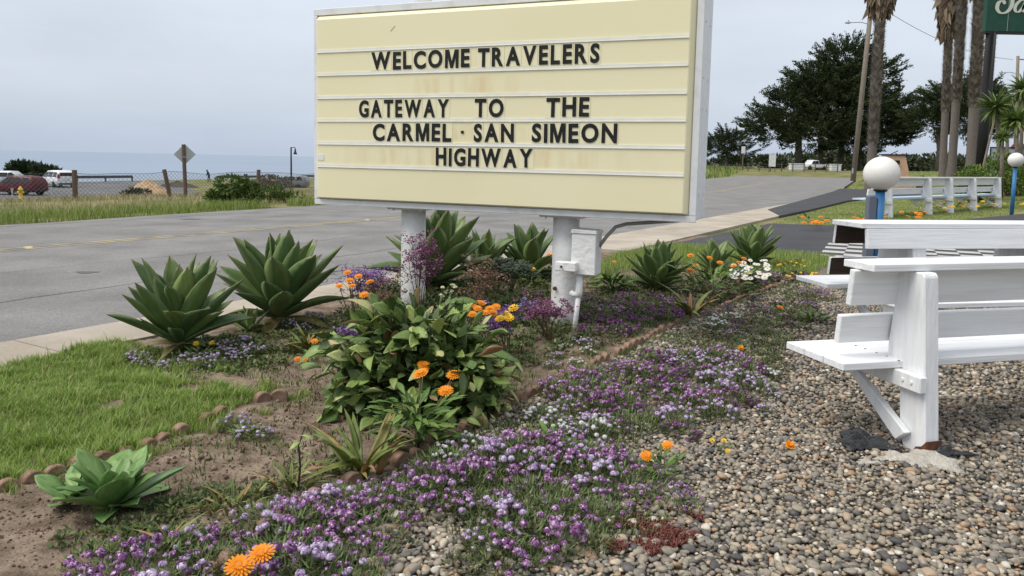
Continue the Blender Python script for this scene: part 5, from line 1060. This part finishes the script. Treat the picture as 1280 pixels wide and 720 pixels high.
def person(label, pos, rz):
    th = thing('person', label, 'person', pos, rz)
    J = {'pel': (0, 0, .93, .15), 'sp': (.06, 0, 1.12, .15), 'ch': (.14, 0, 1.30, .17), 'nk': (.22, 0, 1.46, .065), 'hd': (.27, 0, 1.56, .09), 'ht': (.29, 0, 1.66, .085)}
    for s2, nm in ((1, 'l'), (-1, 'r')):
        J.update({'hip'+nm: (0, s2*.1, .88, .10), 'kn'+nm: (.06*s2+.02, s2*.11, .48, .07), 'an'+nm: (.10*s2-.04, s2*.11, .08, .05), 'to'+nm: (.10*s2+.12, s2*.12, .03, .04),
                  'sh'+nm: (.14, s2*.19, 1.38, .07), 'el'+nm: (.14, s2*.25, 1.10, .05), 'wr'+nm: (.28, s2*.21, .92, .036), 'ha'+nm: (.33, s2*.20, .86, .035)})
    ks = list(J); E_ = [('pel', 'sp'), ('sp', 'ch'), ('ch', 'nk'), ('nk', 'hd'), ('hd', 'ht')]
    for nm in 'lr': E_ += [('pel', 'hip'+nm), ('hip'+nm, 'kn'+nm), ('kn'+nm, 'an'+nm), ('an'+nm, 'to'+nm), ('ch', 'sh'+nm), ('sh'+nm, 'el'+nm), ('el'+nm, 'wr'+nm), ('wr'+nm, 'ha'+nm)]
    me = bpy.data.meshes.new('body'); me.from_pydata([J[k][:3] for k in ks], [(ks.index(a), ks.index(b)) for a, b in E_], [])
    o = fin('body', me, CLOTH, th); sk = o.modifiers.new('skin', 'SKIN'); 
    for i, k in enumerate(ks): me.skin_vertices[0].data[i].radius = (J[k][3], J[k][3]); me.skin_vertices[0].data[i].use_root = (k == 'pel')
    sb2 = o.modifiers.new('sub', 'SUBSURF'); sb2.levels = 1; sb2.render_levels = 1; sk.use_smooth_shade = True
    MB().lathe([(.02, -.1), (.08, -.06), (.105, .02), (.085, .09), (.02, .12)], 12, (.27, 0, 1.63)).build('hair', HAIR, th, 0, True)
    MB().lathe([(.02, -.08), (.06, -.05), (.075, .0), (.06, .06), (.02, .08)], 10, (.325, 0, 1.58)).build('face', SKIN, th, 0, True)
pp = onground(261, 104); person('person in dark clothes walking hunched along the cliff edge', Vector((pp.x, pp.y, -2.4)), R(170))

# ------------------------------------------------------------------ trees on the right
BARK = M('grey_bark', (.09, .075, .06), (.16, .14, .12), 3, .9, .7, 8, stretch=(4, 4, .6), bdist=.05)
CYP = M('cypress_foliage', (1, 1, 1), rough=.75, spec=.15, island=[(0, (.018, .03, .014)), (.45, (.034, .052, .021)), (.85, (.06, .08, .029)), (1, (.095, .11, .042))])
def cypress(label, base, W_, H_, trunks, lobes, nspray, spray, seed, group='cypress trees', fr=48, zbase=.2, spread_up=.35):
    rg = np.random.default_rng(seed); rr = random.Random(seed); th = thing('cypress_tree', label, 'tree', base, 0, group)
    for (tx, h_, r_) in trunks:
        MB().tube([(tx, 0, -.5), (tx+rr.uniform(-.5, .5), 0, h_*.5), (tx*1.2, rr.uniform(-.5, .5), h_)], [r_, r_*.8, r_*.5], 9).build('trunk', BARK, th, 0, True)
    for (cx, cy, cz, lr, lz) in lobes:
        tx, h_, r_ = min(trunks, key=lambda q: abs(q[0]-cx)); m_ = MB(); a = Vector((tx*1.1, 0, h_*.6)); b = Vector((cx, cy, cz)); m_.tube([a, a.lerp(b, .5)+Vector((0, 0, -.4)), b], [r_*.4, r_*.25, r_*.08], 6)
        for _ in range(5): e_ = b+Vector((rr.uniform(-lr, lr), rr.uniform(-lr, lr), rr.uniform(-.3, .8)*lz))*.8; m_.tube([a.lerp(b, .7), e_], [r_*.14, r_*.04], 5)
        m_.build('limb', BARK, th)
    Ts = []; Ds = []
    vol = np.array([l[3]**2*l[4] for l in lobes]); vol = vol**.7; vol /= vol.sum(); kk = rg.choice(len(lobes), nspray, p=vol)
    for k in kk:
        cx, cy, cz, lr, lz = lobes[k]; d = rg.normal(size=3); d /= np.linalg.norm(d); q = rg.uniform(.45, 1.05)**.6
        Ts.append((cx+d[0]*lr*q, cy+d[1]*lr*q, cz+d[2]*lz*q)); o_ = np.array([d[0]+.35*np.sign(cx)*abs(cx)/W_, d[1], d[2]*.6+spread_up]); Ds.append(o_/np.linalg.norm(o_))
    # long pointed branch tips that break the outline
    nl_ = max(60, nspray//7); kl = rg.choice(len(lobes), nl_, p=vol)
    for k in kl:
        cx, cy, cz, lr, lz = lobes[k]; d = rg.normal(size=3); d[1] *= .7; d /= np.linalg.norm(d); d[2] = abs(d[2])*.8+.05; o_ = np.array([d[0]*1.1+.3*cx/W_*2, d[1], .35+.5*d[2]]); o_ /= np.linalg.norm(o_)
        b_ = np.array([cx+d[0]*lr*.9, cy+d[1]*lr*.9, cz+d[2]*lz*.9])
        for q in (0, .5, 1.0): Ts.append(tuple(b_+o_*q*spray*.85)); Ds.append(o_)
    Ts = np.array(Ts); Ds = np.array(Ds)
    # each spray: a flat fan of pointed scale-leaf shoots along its axis
    T = np.repeat(Ts, fr, 0); D_ = np.repeat(Ds, fr, 0); n = len(T); off = rg.uniform(0, 1, n); L = spray*rg.uniform(.13, .31, n)
    T = T+D_*(off*spray*.8)[:, None]+rg.normal(0, .16*spray, (n, 3))*np.array([1, 1, .5])*(1-.6*off)[:, None]
    D2 = D_+rg.normal(0, .42, (n, 3)); D2 /= np.linalg.norm(D2, axis=1)[:, None]; az_ = np.arctan2(D2[:, 1], D2[:, 0]); el_ = np.arcsin(np.clip(D2[:, 2], -1, 1))
    Rm = np.einsum('nij,njk->nik', rotz(az_), np.einsum('nij,njk->nik', roty(-el_), rotx(rg.uniform(-1.57, 1.57, n))))
    lv = np.array([(0, -.12, 0), (.45, -.15, .06), (.45, .15, .06), (1, 0, .0)]); lf = np.array([(0, 1, 2), (1, 3, 2)])
    fin('crown', mesh_np('crown', *scatter(lv, lf, Rm, np.stack([L, L, L], 1), T)), CYP, th)
    return th
b = onground(1033, 150)
cypress('huge dark cypress beyond the road bend, right of the yellow sign', b, 34, 26, [(-5.5, 12, .75), (2.8, 10, .7), (6.2, 9, .6), (-1, 11, .6)],
        [(-10.5, 0, 7.5, 4.6, 2.2), (-6.5, 1, 11, 5.0, 3.4), (-2, 0, 15.5, 5.0, 4.2), (3.0, 0, 19.5, 5.0, 4.2), (7.5, 1, 17, 4.6, 4.2), (1.5, -3, 11, 6.5, 4.5), (7.5, -2, 9.5, 5.5, 4), (-4.5, -3, 6.6, 5.5, 2.4), (11.3, 0, 7.5, 4.2, 2.4), (12.6, 0, 12, 3.2, 2.8), (4, -3, 5.5, 5, 2.0), (-13, 0, 9.3, 2.6, 1.4), (14.5, 0, 9.6, 2.2, 1.2), (0, 2, 13, 6, 5)], 2300, 2.4, 3)
b = onground(1186, 135)
cypress('broad dark cypress behind the row of palm trunks', b, 20, 16, [(-2, 8, .55), (3.5, 8, .6)], [(-3.5, 0, 9, 3.6, 2.2), (0, 0, 12.2, 4.0, 2.6), (4, 0, 13, 3.8, 2.4), (7.5, 0, 11, 3.4, 2.2), (1.5, -2, 9, 4.6, 2.6), (6.5, -1, 8, 3.6, 2)], 1000, 1.9, 5)
b = onground(908, 150)
cypress('small dark tree between the yellow sign and the huge cypress', b, 9, 8, [(0, 4, .3)], [(-1.5, 0, 4.6, 2.6, 1.5), (1.6, 0, 5.0, 2.6, 1.5), (0, 0, 6.2, 2.0, 1.1), (2.8, 0, 3, 2, 1.3), (-2.6, 0, 3, 2, 1.2)], 420, 1.3, 7)
# far hedge of low trees and shrubs
HDG = bushmat('far_scrub', (.04, .055, .03), (.07, .09, .045), (.11, .125, .07))
for i, (u, Y_, rx, rz, lab) in enumerate([(915, 175, 6, 2.2, 'hazy green shrub left of the cypress trunks'), (958, 185, 6, 2.6, 'green shrub behind the left cypress trunk'), (1000, 190, 6.5, 2.8, 'green shrub between the cypress trunks'), (1048, 180, 7, 3.4, 'green shrub behind the leaning utility pole'), (1083, 170, 6, 3.2, 'green shrub left of the tan monument'), (1128, 190, 8, 3.6, 'green rounded tree right of the tan monument'), (1165, 180, 8, 3.6, 'green shrub left of the palm row'), (1205, 175, 7, 3.0, 'green shrub behind the palm row'), (1250, 170, 8, 3.0, 'green shrub behind the yuccas')]):
    q = onground(u, Y_); bush('far_shrub', lab, 'shrub', q, rx, 4, rz*.72, 1500, .9, HDG, 40+i, 'far shrubs')
# far field fence, truck, boxes
q0 = onground(893, 128); ff = thing('field_fence', 'low wire field fence along the grass beyond the road bend', 'fence', q0)
for i in range(12):
    q = onground(893+i*14, 128)-q0; MB().tube([q+Vector((0, 0, -.2)), q+Vector((0, 0, 1.5))], .09, 6).build('post', WOODP, ff)
m_ = MB()
for z in (.4, .8, 1.2):
    for i in range(11): a = onground(893+i*14, 128)-q0; b = onground(893+i*14+14, 128)-q0; m_.tube([a+Vector((0, 0, z)), b+Vector((0, 0, z))], .025, 4, False)
m_.build('wires', WIRE, ff)
q = onground(965, 126); th = thing('notice_board', 'white notice board on legs below the cypress', 'sign', q); MB().box(-.55, .55, -.05, .05, .9, 2.9).build('panel', WHITE2, th)
for s_ in (-.5, .5): MB().tube([(s_, 0, -.2), (s_, 0, .95)], .06, 6).build('leg', WOODP, th)
q = onground(928, 132); th = thing('utility_box', 'pole mounted meter box left of the cypress', 'meter box', q); MB().tube([(0, 0, -.2), (0, 0, 4)], .12, 8).build('post', WOODP, th); MB().box(-.3, .3, -.25, 0, 2.9, 4.1).build('box', WHITE2, th, .03)
pk = [(-2.6, .5, 1.0, 1.05, .85, .8), (-2.5, .42, 1.05, 1.1, .92, .85), (-.5, .4, 1.06, 1.12, .94, .86), (-.45, .4, 1.06, 1.85, .94, .74), (.9, .4, 1.05, 1.88, .94, .74), (1.5, .4, 1.04, 1.15, .93, .8), (2.3, .42, .98, 1.02, .9, .78), (2.5, .5, .8, .82, .8, .7)]
q = onground(1017, 140); car('pickup_truck', 'white pickup truck parked under the huge cypress', 'truck', q, R(200), WHP, pk, 1.9, (-1.6, 1.6), .4, [(-.35, .45, .4, -.3, 1.15, 1.7, .93, .80), (.5, 1.25, .85, .45, 1.15, 1.7, .93, .80)], [('head_lamp', CLR, 2.45, .65, .85, .06, .14, .08), ('tail_lamp', REDL, -2.58, .8, .9, .04, .08, .14)])
for u, w, lab in [(1044, .9, 'white crate like cabinet right of the pickup truck'), (996, 1.3, 'low white cabinet left of the pickup truck')]:
    q = onground(u, 138); th = thing('cabinet', lab, 'cabinet', q); MB().box(-w, w, -.5, .5, -.2, 1.1).build('body', WHITE2, th, .05); MB().box(-w-.08, w+.08, -.58, .58, 1.1, 1.2).build('lid', WHITE2, th, .02)
# ------------------------------------------------------------------ utility poles and wires
UP = M('utility_pole_wood', (.17, .14, .11), (.26, .225, .185), 4, .9, .5, 12, stretch=(5, 5, .5), bdist=.03)
def lamp_arm(th, a, L, ang):
    d = Vector((math.cos(ang), math.sin(ang), 0)); MB().tube([a, a+d*L*.3+Vector((0, 0, .18)), a+d*L*.75+Vector((0, 0, .12))], .05, 6).build('lamp_arm', AL, th)
    m_ = MB(); q = a+d*L*.75+Vector((0, 0, .12)); e_ = a+d*L+Vector((0, 0, .08)); m_.tube([q, q.lerp(e_, .3), e_], [.06, .15, .09], 8); m_.build('lamp_head', AL, th); MB().lathe([(.06, .14), (.06, .24)], 8, tuple(q.lerp(e_, .45))).build('photocell', BLACK, th)
ub = onground(1067, 88); utop = atY(1092, -20, 88); u1 = thing('utility_pole', 'leaning wooden utility pole with street light beside the nearest palm', 'utility pole', ub); tp = utop-ub
MB().tube([(0, 0, -.4), tp*.5, tp], [.30, .27, .24], 12).build('pole', UP, u1, 0, True); hz = atY(1085, 30, 88)-ub; lamp_arm(u1, hz, 2.6, math.pi)
MB().box(-.25, -.12, -.3, -.18, 1.0, 1.6).build('tag_plate', AL, u1)
ub2 = onground(1269, 110); u2_ = thing('utility_pole', 'far wooden utility pole with street light behind the yuccas', 'utility pole', ub2); tp2 = atY(1272.5, 70, 110)-ub2
MB().tube([(0, 0, -.4), tp2], [.24, .2], 10).build('pole', UP, u2_, 0, True); lamp_arm(u2_, atY(1270, 92, 110)-ub2, 2.4, math.pi); MB().box(-.9, .05, -.06, .06, tp2.z-.55, tp2.z-.4).build('cross_arm', UP, u2_)
a = atY(1104, 10, 66); b = ub2+tp2+Vector((-.7, 0, -.5)); m_ = MB(); a2 = utop+Vector((0, 0, .5)); pts = []
a = atY(1091, 2, 88)
for i in range(17): f_ = i/16; q = a.lerp(b, f_); q.z -= 4*f_*(1-f_)*1.3; pts.append(q-a)
wth = thing('overhead_wire', 'thin overhead wire sagging between the two utility poles', 'wire', a); m_.tube(pts, .028, 5, False); m_.build('strand', BLACK, wth)
# ------------------------------------------------------------------ palms
PT = M('palm_trunk_grey', (.13, .11, .095), (.20, .175, .155), 5, .9, .8, 10, stretch=(2, 2, 9), bdist=.05)
PB = M('palm_leaf_bases', (1, 1, 1), rough=.85, island=[(0, (.12, .10, .08)), (.6, (.25, .215, .18)), (1, (.40, .36, .31))])
PS = M('dead_fronds', (1, 1, 1), rough=.85, island=[(0, (.10, .07, .045)), (.6, (.19, .14, .09)), (1, (.29, .23, .16))])
PG = bushmat('palm_green', (.03, .05, .014), (.055, .085, .022), (.09, .12, .035))
def palm(label, u, Y_, utop, r_, htop, smooth_h, skirt, seed):
    rg = np.random.default_rng(seed); b = onground(u, Y_); th = thing('palm_tree', label, 'palm', b, 0, 'fan palms'); tx = (utop-u)/FPX*Y_
    ax = lambda z: Vector((tx*z/htop, 0, z))
    m_ = MB(); zs = np.linspace(-.3, htop, 26); m_.tube([ax(z) for z in zs], [r_*(1.35 if z < .4 else 1.0+.12*max(0, 1-z/2.5)) *random.uniform(.97, 1.03) for z in zs], 14); m_.build('trunk', PT, th, 0, True)
    rows = int((htop-smooth_h)/.17); k = 13; zz_ = np.repeat(smooth_h+np.arange(rows)*.17, k); an = np.tile(np.arange(k)*2*math.pi/k, rows)+np.repeat(np.arange(rows)*.42, k)+rg.normal(0, .06, rows*k); n = len(zz_)
    bV = np.array([(0, -.5, 0), (0, .5, 0), (.22, .35, .75), (.22, -.35, .75), (.55, 0, 1.15)]); bF = np.array([(0, 1, 2), (0, 2, 3), (3, 2, 4)])
    T = np.stack([tx*zz_/htop+np.cos(an)*r_*.97, np.sin(an)*r_*.97, zz_], 1); s_ = rg.uniform(.8, 1.25, n)
    fin('leaf_bases', mesh_np('leaf_bases', *scatter(bV, bF, rotz(an), np.stack([.42*s_*r_/.3, .18*s_*r_/.3, .22*s_], 1), T)), PB, th)['kind'] = 'stuff'
    # skirt of hanging dead fronds
    n = 420; an = rg.uniform(0, 6.283, n); zz_ = htop-rg.uniform(0, skirt, n); L = rg.uniform(.8, 1.6, n)
    bV = np.array([(0, -.08, 0), (0, .08, 0), (.35, .22, -.5), (.35, -.22, -.5), (.30, 0, -1.0)]); f_ = np.clip((zz_-(htop-skirt))/skirt, 0, 1)
    T = np.stack([tx+np.cos(an)*(r_*.9+.2*f_), np.sin(an)*(r_*.9+.2*f_), zz_], 1); Rm = np.einsum('nij,njk->nik', rotz(an), rotx(rg.normal(0, .3, n)))
    fin('dead_skirt', mesh_np('dead_skirt', *scatter(bV, bF, Rm, np.stack([L*(.35+.75*f_), L*.75, L], 1), T)), PS, th)['kind'] = 'stuff'
    # green fan crown above
    n = 46; fv = []; ff_ = []; 
    for i in range(n):
        a_ = rg.uniform(0, 6.283); e_ = rg.uniform(-.4, 1.3); d = Vector((math.cos(a_)*math.cos(e_), math.sin(a_)*math.cos(e_), math.sin(e_))); base_ = Vector((tx, 0, htop+.1)); hub = base_+d*1.0; up_ = Vector((0, 0, 1)); sd_ = d.cross(up_).normalized(); nn2 = sd_.cross(d)
        for j in range(13):
            an2 = (j-6)*.22; dd = d*math.cos(an2)+sd_*math.sin(an2); tip = hub+dd*1.0+Vector((0, 0, -.18)); w_ = (sd_*math.cos(an2)-d*math.sin(an2))*.06; o_ = len(fv); fv += [hub, hub+dd*.6+w_, tip, hub+dd*.6-w_]; ff_ += [(o_, o_+1, o_+2), (o_, o_+2, o_+3)]
        o_ = len(fv); fv += [base_-sd_*.04, base_+sd_*.04, hub]; ff_.append((o_, o_+1, o_+2))
    fin('crown', mesh_np('crown', [tuple(q) for q in fv], ff_), PG, th); return th
palm('nearest tall fan palm beside the leaning utility pole', 1089, 52, 1088, .285, 14.2, 3.2, 1.6, 1)
palm('leftmost palm of the row, with a shaggy brown skirt', 1179, 62, 1172, .27, 15.2, 5.5, 3.0, 2)
palm('second palm of the row from the left', 1190, 60, 1187, .30, 16.5, 6.0, 1.5, 3)
palm('third and stoutest palm of the row from the left', 1214, 58, 1207, .36, 16.2, 5.2, 2.0, 4)
palm('fourth palm of the row, half hidden behind the black sign post', 1226, 66, 1226, .30, 17, 5.0, 1.5, 5)
# ------------------------------------------------------------------ green motel sign on black post
GSN = M('green_sign_panel', (.006, .055, .032), (.008, .066, .038), 3, .35); DKP = M('black_post', (.015, .014, .015), rough=.5); OFFW = M('cream_lettering', (.62, .63, .56), rough=.5)
Yg_ = 45.0; c = atY(1229, 40, Yg_); gb = onground(1226, Yg_); gs = thing('motel_sign', 'large green sign with white script lettering on a black post', 'sign', gb); P0 = c-gb; mpx = Yg_/FPX
MB().box(P0.x, P0.x+6.2, -.18, .18, P0.z, P0.z+3.6).build('panel', GSN, gs, .03)
MB().box(P0.x-.03, P0.x+6.23, -.21, .21, P0.z-.09, P0.z-.002).build('frame', DKP, gs)
for k in (1.25, 2.5, 3.75, 5.0): MB().box(P0.x+k, P0.x+k+.015, -.186, -.181, P0.z+.05, P0.z+3.5).build('panel_joint', OFFW, gs)
pt = atY(1239, 42, Yg_)-gb; MB().tube([(0, 0, -.4), (pt.x*.5, 0, pt.z*.5), (pt.x, 0, pt.z), (pt.x+.15, 0, P0.z-.05)], [.30, .29, .28, .28], 12).build('post', DKP, gs, 0, True)
def stroke(pts, w):                       # flat script stroke in the sign plane (x,z), thick and thin
    m_ = MB(); n = len(pts); V = []; 
    P_ = [Vector((p[0], 0, p[1])) for p in pts]; dense = []
    for i in range(n-1):
        p0, p1, p2, p3 = P_[max(0, i-1)], P_[i], P_[i+1], P_[min(n-1, i+2)]
        for k in range(8):
            t = k/8; dense.append(.5*((2*p1)+(-p0+p2)*t+(2*p0-5*p1+4*p2-p3)*t*t+(-p0+3*p1-3*p2+p3)*t**3))
    dense.append(P_[-1]); nn2 = len(dense)
    for i, q in enumerate(dense):
        d = (dense[min(i+1, nn2-1)]-dense[max(i-1, 0)]).normalized(); s_ = Vector((-d.z, 0, d.x)); ww = w*(.45+.75*abs(d.z)**1.2)*min(1, .4+i/6, .4+(nn2-1-i)/6); V += [q+s_*ww, q-s_*ww]
    V2 = [(v.x, -.04, v.z) for v in V]; o_ = len(V); F_ = [(2*i, 2*i+1, 2*i+3, 2*i+2) for i in range(nn2-1)]; V1 = [(v.x, 0, v.z) for v in V]
    F_ += [(o_+2*i, o_+2*i+2, o_+2*i+3, o_+2*i+1) for i in range(nn2-1)]+[(2*i, 2*i+2, o_+2*i+2, o_+2*i) for i in range(nn2-1)]+[(2*i+1, o_+2*i+1, o_+2*i+3, 2*i+3) for i in range(nn2-1)]
    m_.add(V1+V2, F_); return m_
sx, sz = P0.x+.42, P0.z+1.05; 
S_ = [(1.25, 1.75), (1.0, 1.95), (.7, 1.75), (.68, 1.4), (.85, 1.05), (.9, .65), (.7, .3), (.35, .22), (.1, .45), (.12, .8), (.35, .9), (.48, .72)]
A_ = [(1.62, .95), (1.35, .95), (1.12, .65), (1.16, .36), (1.38, .32), (1.58, .6), (1.68, .98), (1.58, .55), (1.66, .33), (1.85, .5)]
N_s = [(1.85, .5), (2.0, .95), (1.95, .33), (2.1, .8), (2.3, .95), (2.35, .6), (2.4, .33), (2.6, .5)]
for nm, q, w in (('script_letter', S_, .085), ('script_letter', A_, .075), ('script_letter', N_s, .075)):
    o = stroke([(x+(z*.12), z) for x, z in q], w).build(nm, OFFW, gs); o.location = (sx, -.19, sz-.22)
m_ = MB(); bx = P0.x+2.33; m_.box(bx, bx+.16, -.22, -.185, P0.z+.38, P0.z+.80); m_.box(bx-.07, bx+.23, -.22, -.185, P0.z+.30, P0.z+.379); m_.build('block_letter', OFFW, gs)
# ------------------------------------------------------------------ monument, pot, bushes, yuccas, building
STUC = M('tan_stucco', (.58, .37, .23), (.64, .42, .27), 3, .9, .4, 30, bdist=.01)
q = onground(1116, 48); mo = thing('stucco_monument', 'tan tapered stucco monument with a dark flat top behind the near globe lamp', 'monument', q)
zt = atY(1116, 194, 48).z-q.z
m_ = MB(); 
m_.add([(-1.1, -.6, -.1), (1.15, -.6, -.1), (1.15, .6, -.1), (-1.1, .6, -.1), (-.62, -.35, zt), (.58, -.35, zt), (.58, .35, zt), (-.62, .35, zt)], [(3, 2, 1, 0), (4, 5, 6, 7), (0, 1, 5, 4), (1, 2, 6, 5), (2, 3, 7, 6), (3, 0, 4, 7)]); m_.build('body', STUC, mo, .03)
MB().box(-.72, .68, -.45, .45, zt+.003, zt+.06).build('top_slab', DKP, mo, .01); MB().box(-.5, .15, -.56, -.44, zt-.55, zt-.32).build('niche', DKP, mo, .01)
MB().tube([(-.2, 0, zt+.05), (.25, 0, zt+.28)], .03, 6).build('rod', DKP, mo)
TERC = M('terracotta', (.42, .22, .12), rough=.8)
q = onground(1155, 45); pt_ = thing('flower_pot', 'terracotta flower pot standing on a dark stone by the palms', 'pot', q)
MB().lathe([(.55, 0), (.55, .18)], 14).build('plinth', DKP, pt_); MB().lathe([(.30, .18), (.40, .62), (.46, .63), (.46, .74), (.38, .74), (.36, .68)], 18).build('pot', TERC, pt_, 0, True); o = fin('plant', crown_mesh(120, .3, .3, .16, .14, 3), BD, pt_); o.location = (0, 0, .82)
HB = bushmat('hedge_green', (.055, .10, .018), (.12, .19, .035), (.21, .28, .06))
for u, Y_, rx, rz, n, lab in [(1226, 34, 1.25, .95, 4200, 'bright green rounded hedge bush left of the far globe lamp'), (1262, 36, 1.35, 1.15, 4600, 'bright green hedge bush behind the far globe lamp'), (1300, 33, 1.3, 1.0, 3000, 'bright green hedge bush at the right picture edge')]:
    q = onground(u, Y_); bush('hedge_bush', lab, 'bush', Vector((q.x, q.y, q.z)), rx, 1.0, rz, n, .13, HB, int(u), 'hedge bushes', lobes=9)
YUC = M('yucca_leaf', (1, 1, 1), rough=.5, island=[(0, (.07, .12, .03)), (.5, (.14, .21, .05)), (1, (.24, .30, .09))], trans=.1); YTR = M('yucca_trunk', (.13, .11, .085), (.20, .17, .135), 8, .9)
def yucca(label, base_u, Y_, head_u, head_v, rad_, seed):
    rg = np.random.default_rng(seed); b = onground(base_u, Y_); th = thing('yucca', label, 'yucca', b, 0, 'tall yuccas'); h_ = atY(head_u, head_v, Y_)-b
    MB().tube([(0, 0, -.2), (h_.x*.4, 0, h_.z*.5), (h_.x, 0, h_.z)], [.11, .085, .07], 8).build('trunk', YTR, th, 0, True)
    n = 170; d = rg.normal(size=(n, 3)); d[:, 2] = d[:, 2]*.75+.25; d /= np.linalg.norm(d, axis=1)[:, None]; az_ = np.arctan2(d[:, 1], d[:, 0]); el_ = np.arcsin(d[:, 2]); L = rad_*rg.uniform(.8, 1.15, n)
    lv = np.array([(0, -.03, 0), (.5, -.065, .03), (.5, .065, .03), (0, .03, 0), (1, 0, -.06)]); lf = np.array([(0, 1, 2), (0, 2, 3), (1, 4, 2)]); Rm = np.einsum('nij,njk->nik', rotz(az_), np.einsum('nij,njk->nik', roty(-el_), rotx(rg.uniform(-.5, .5, n))))
    fin('crown', mesh_np('crown', *scatter(lv, lf, Rm, np.stack([L, L, L], 1), np.repeat(np.array([[h_.x, 0, h_.z]]), n, 0))), YUC, th)
yucca('yucca with the roundest head, left of the group above the hedge', 1252, 37, 1245, 133, .95, 1); yucca('tallest yucca cut by the right picture edge', 1275, 38, 1280, 112, .95, 2); yucca('yucca in the middle right above the hedge', 1271, 36, 1272, 150, .85, 3)
yucca('small yucca low in the hedge', 1254, 35, 1253, 172, .50, 4); yucca('small dark yucca between the larger ones', 1260, 39, 1259, 157, .52, 5)
BWALL = M('building_wall', (.55, .52, .48), (.6, .57, .53), 2, .8); ROOFR = M('red_roof', (.20, .045, .04), (.26, .06, .05), 4, .7); FRAMED = M('dark_frame', (.02, .02, .022), rough=.4)
q = onground(1238, 44); bl = thing('motel_building', 'low building with dark framed glass porch and red roof edge at right', 'building', q, R(-32)); zt = atY(1238, 184, 44).z-q.z
MB().box(1.3, 9, .6, 6, -.2, zt).build('wall', BWALL, bl); MB().box(1.0, 9.3, .2, 6.3, zt, zt+.22).build('roof', ROOFR, bl, .03)
MB().box(-.1, 1.35, -.05, .05, zt-.08, zt+.02).build('porch_beam', FRAMED, bl)
PANE = M('porch_glass', (.30, .33, .36), rough=.1, spec=.6)
for i in range(3): MB().box(-.1+i*.68, -.02+i*.68, -.05, .05, -.2, zt-.085).build('porch_post', FRAMED, bl)
for i in range(2): MB().box(-.018+i*.68, .578+i*.68, -.02, .02, -.1, zt-.1).build('pane', PANE, bl)
for i in range(3):
    w = MB().box(2.2+i*2.1, 3.6+i*2.1, .54, .595, .9, 1.9).build('window', FRAMED, bl); MB().box(2.28+i*2.1, 3.52+i*2.1, .525, .538, .98, 1.82).build('pane', PANE, w)
q = onground(1224, 42); th = thing('prop_post', 'pale leaning wooden prop behind the black sign post', 'post', q); e_ = atY(1244, 145, 42)-q; MB().tube([(0, 0, -.2), e_], [.07, .05], 8).build('shaft', UP, th); MB().box(-.12, .12, -.12, .12, -.1, .12).build('footing', CONC, th)
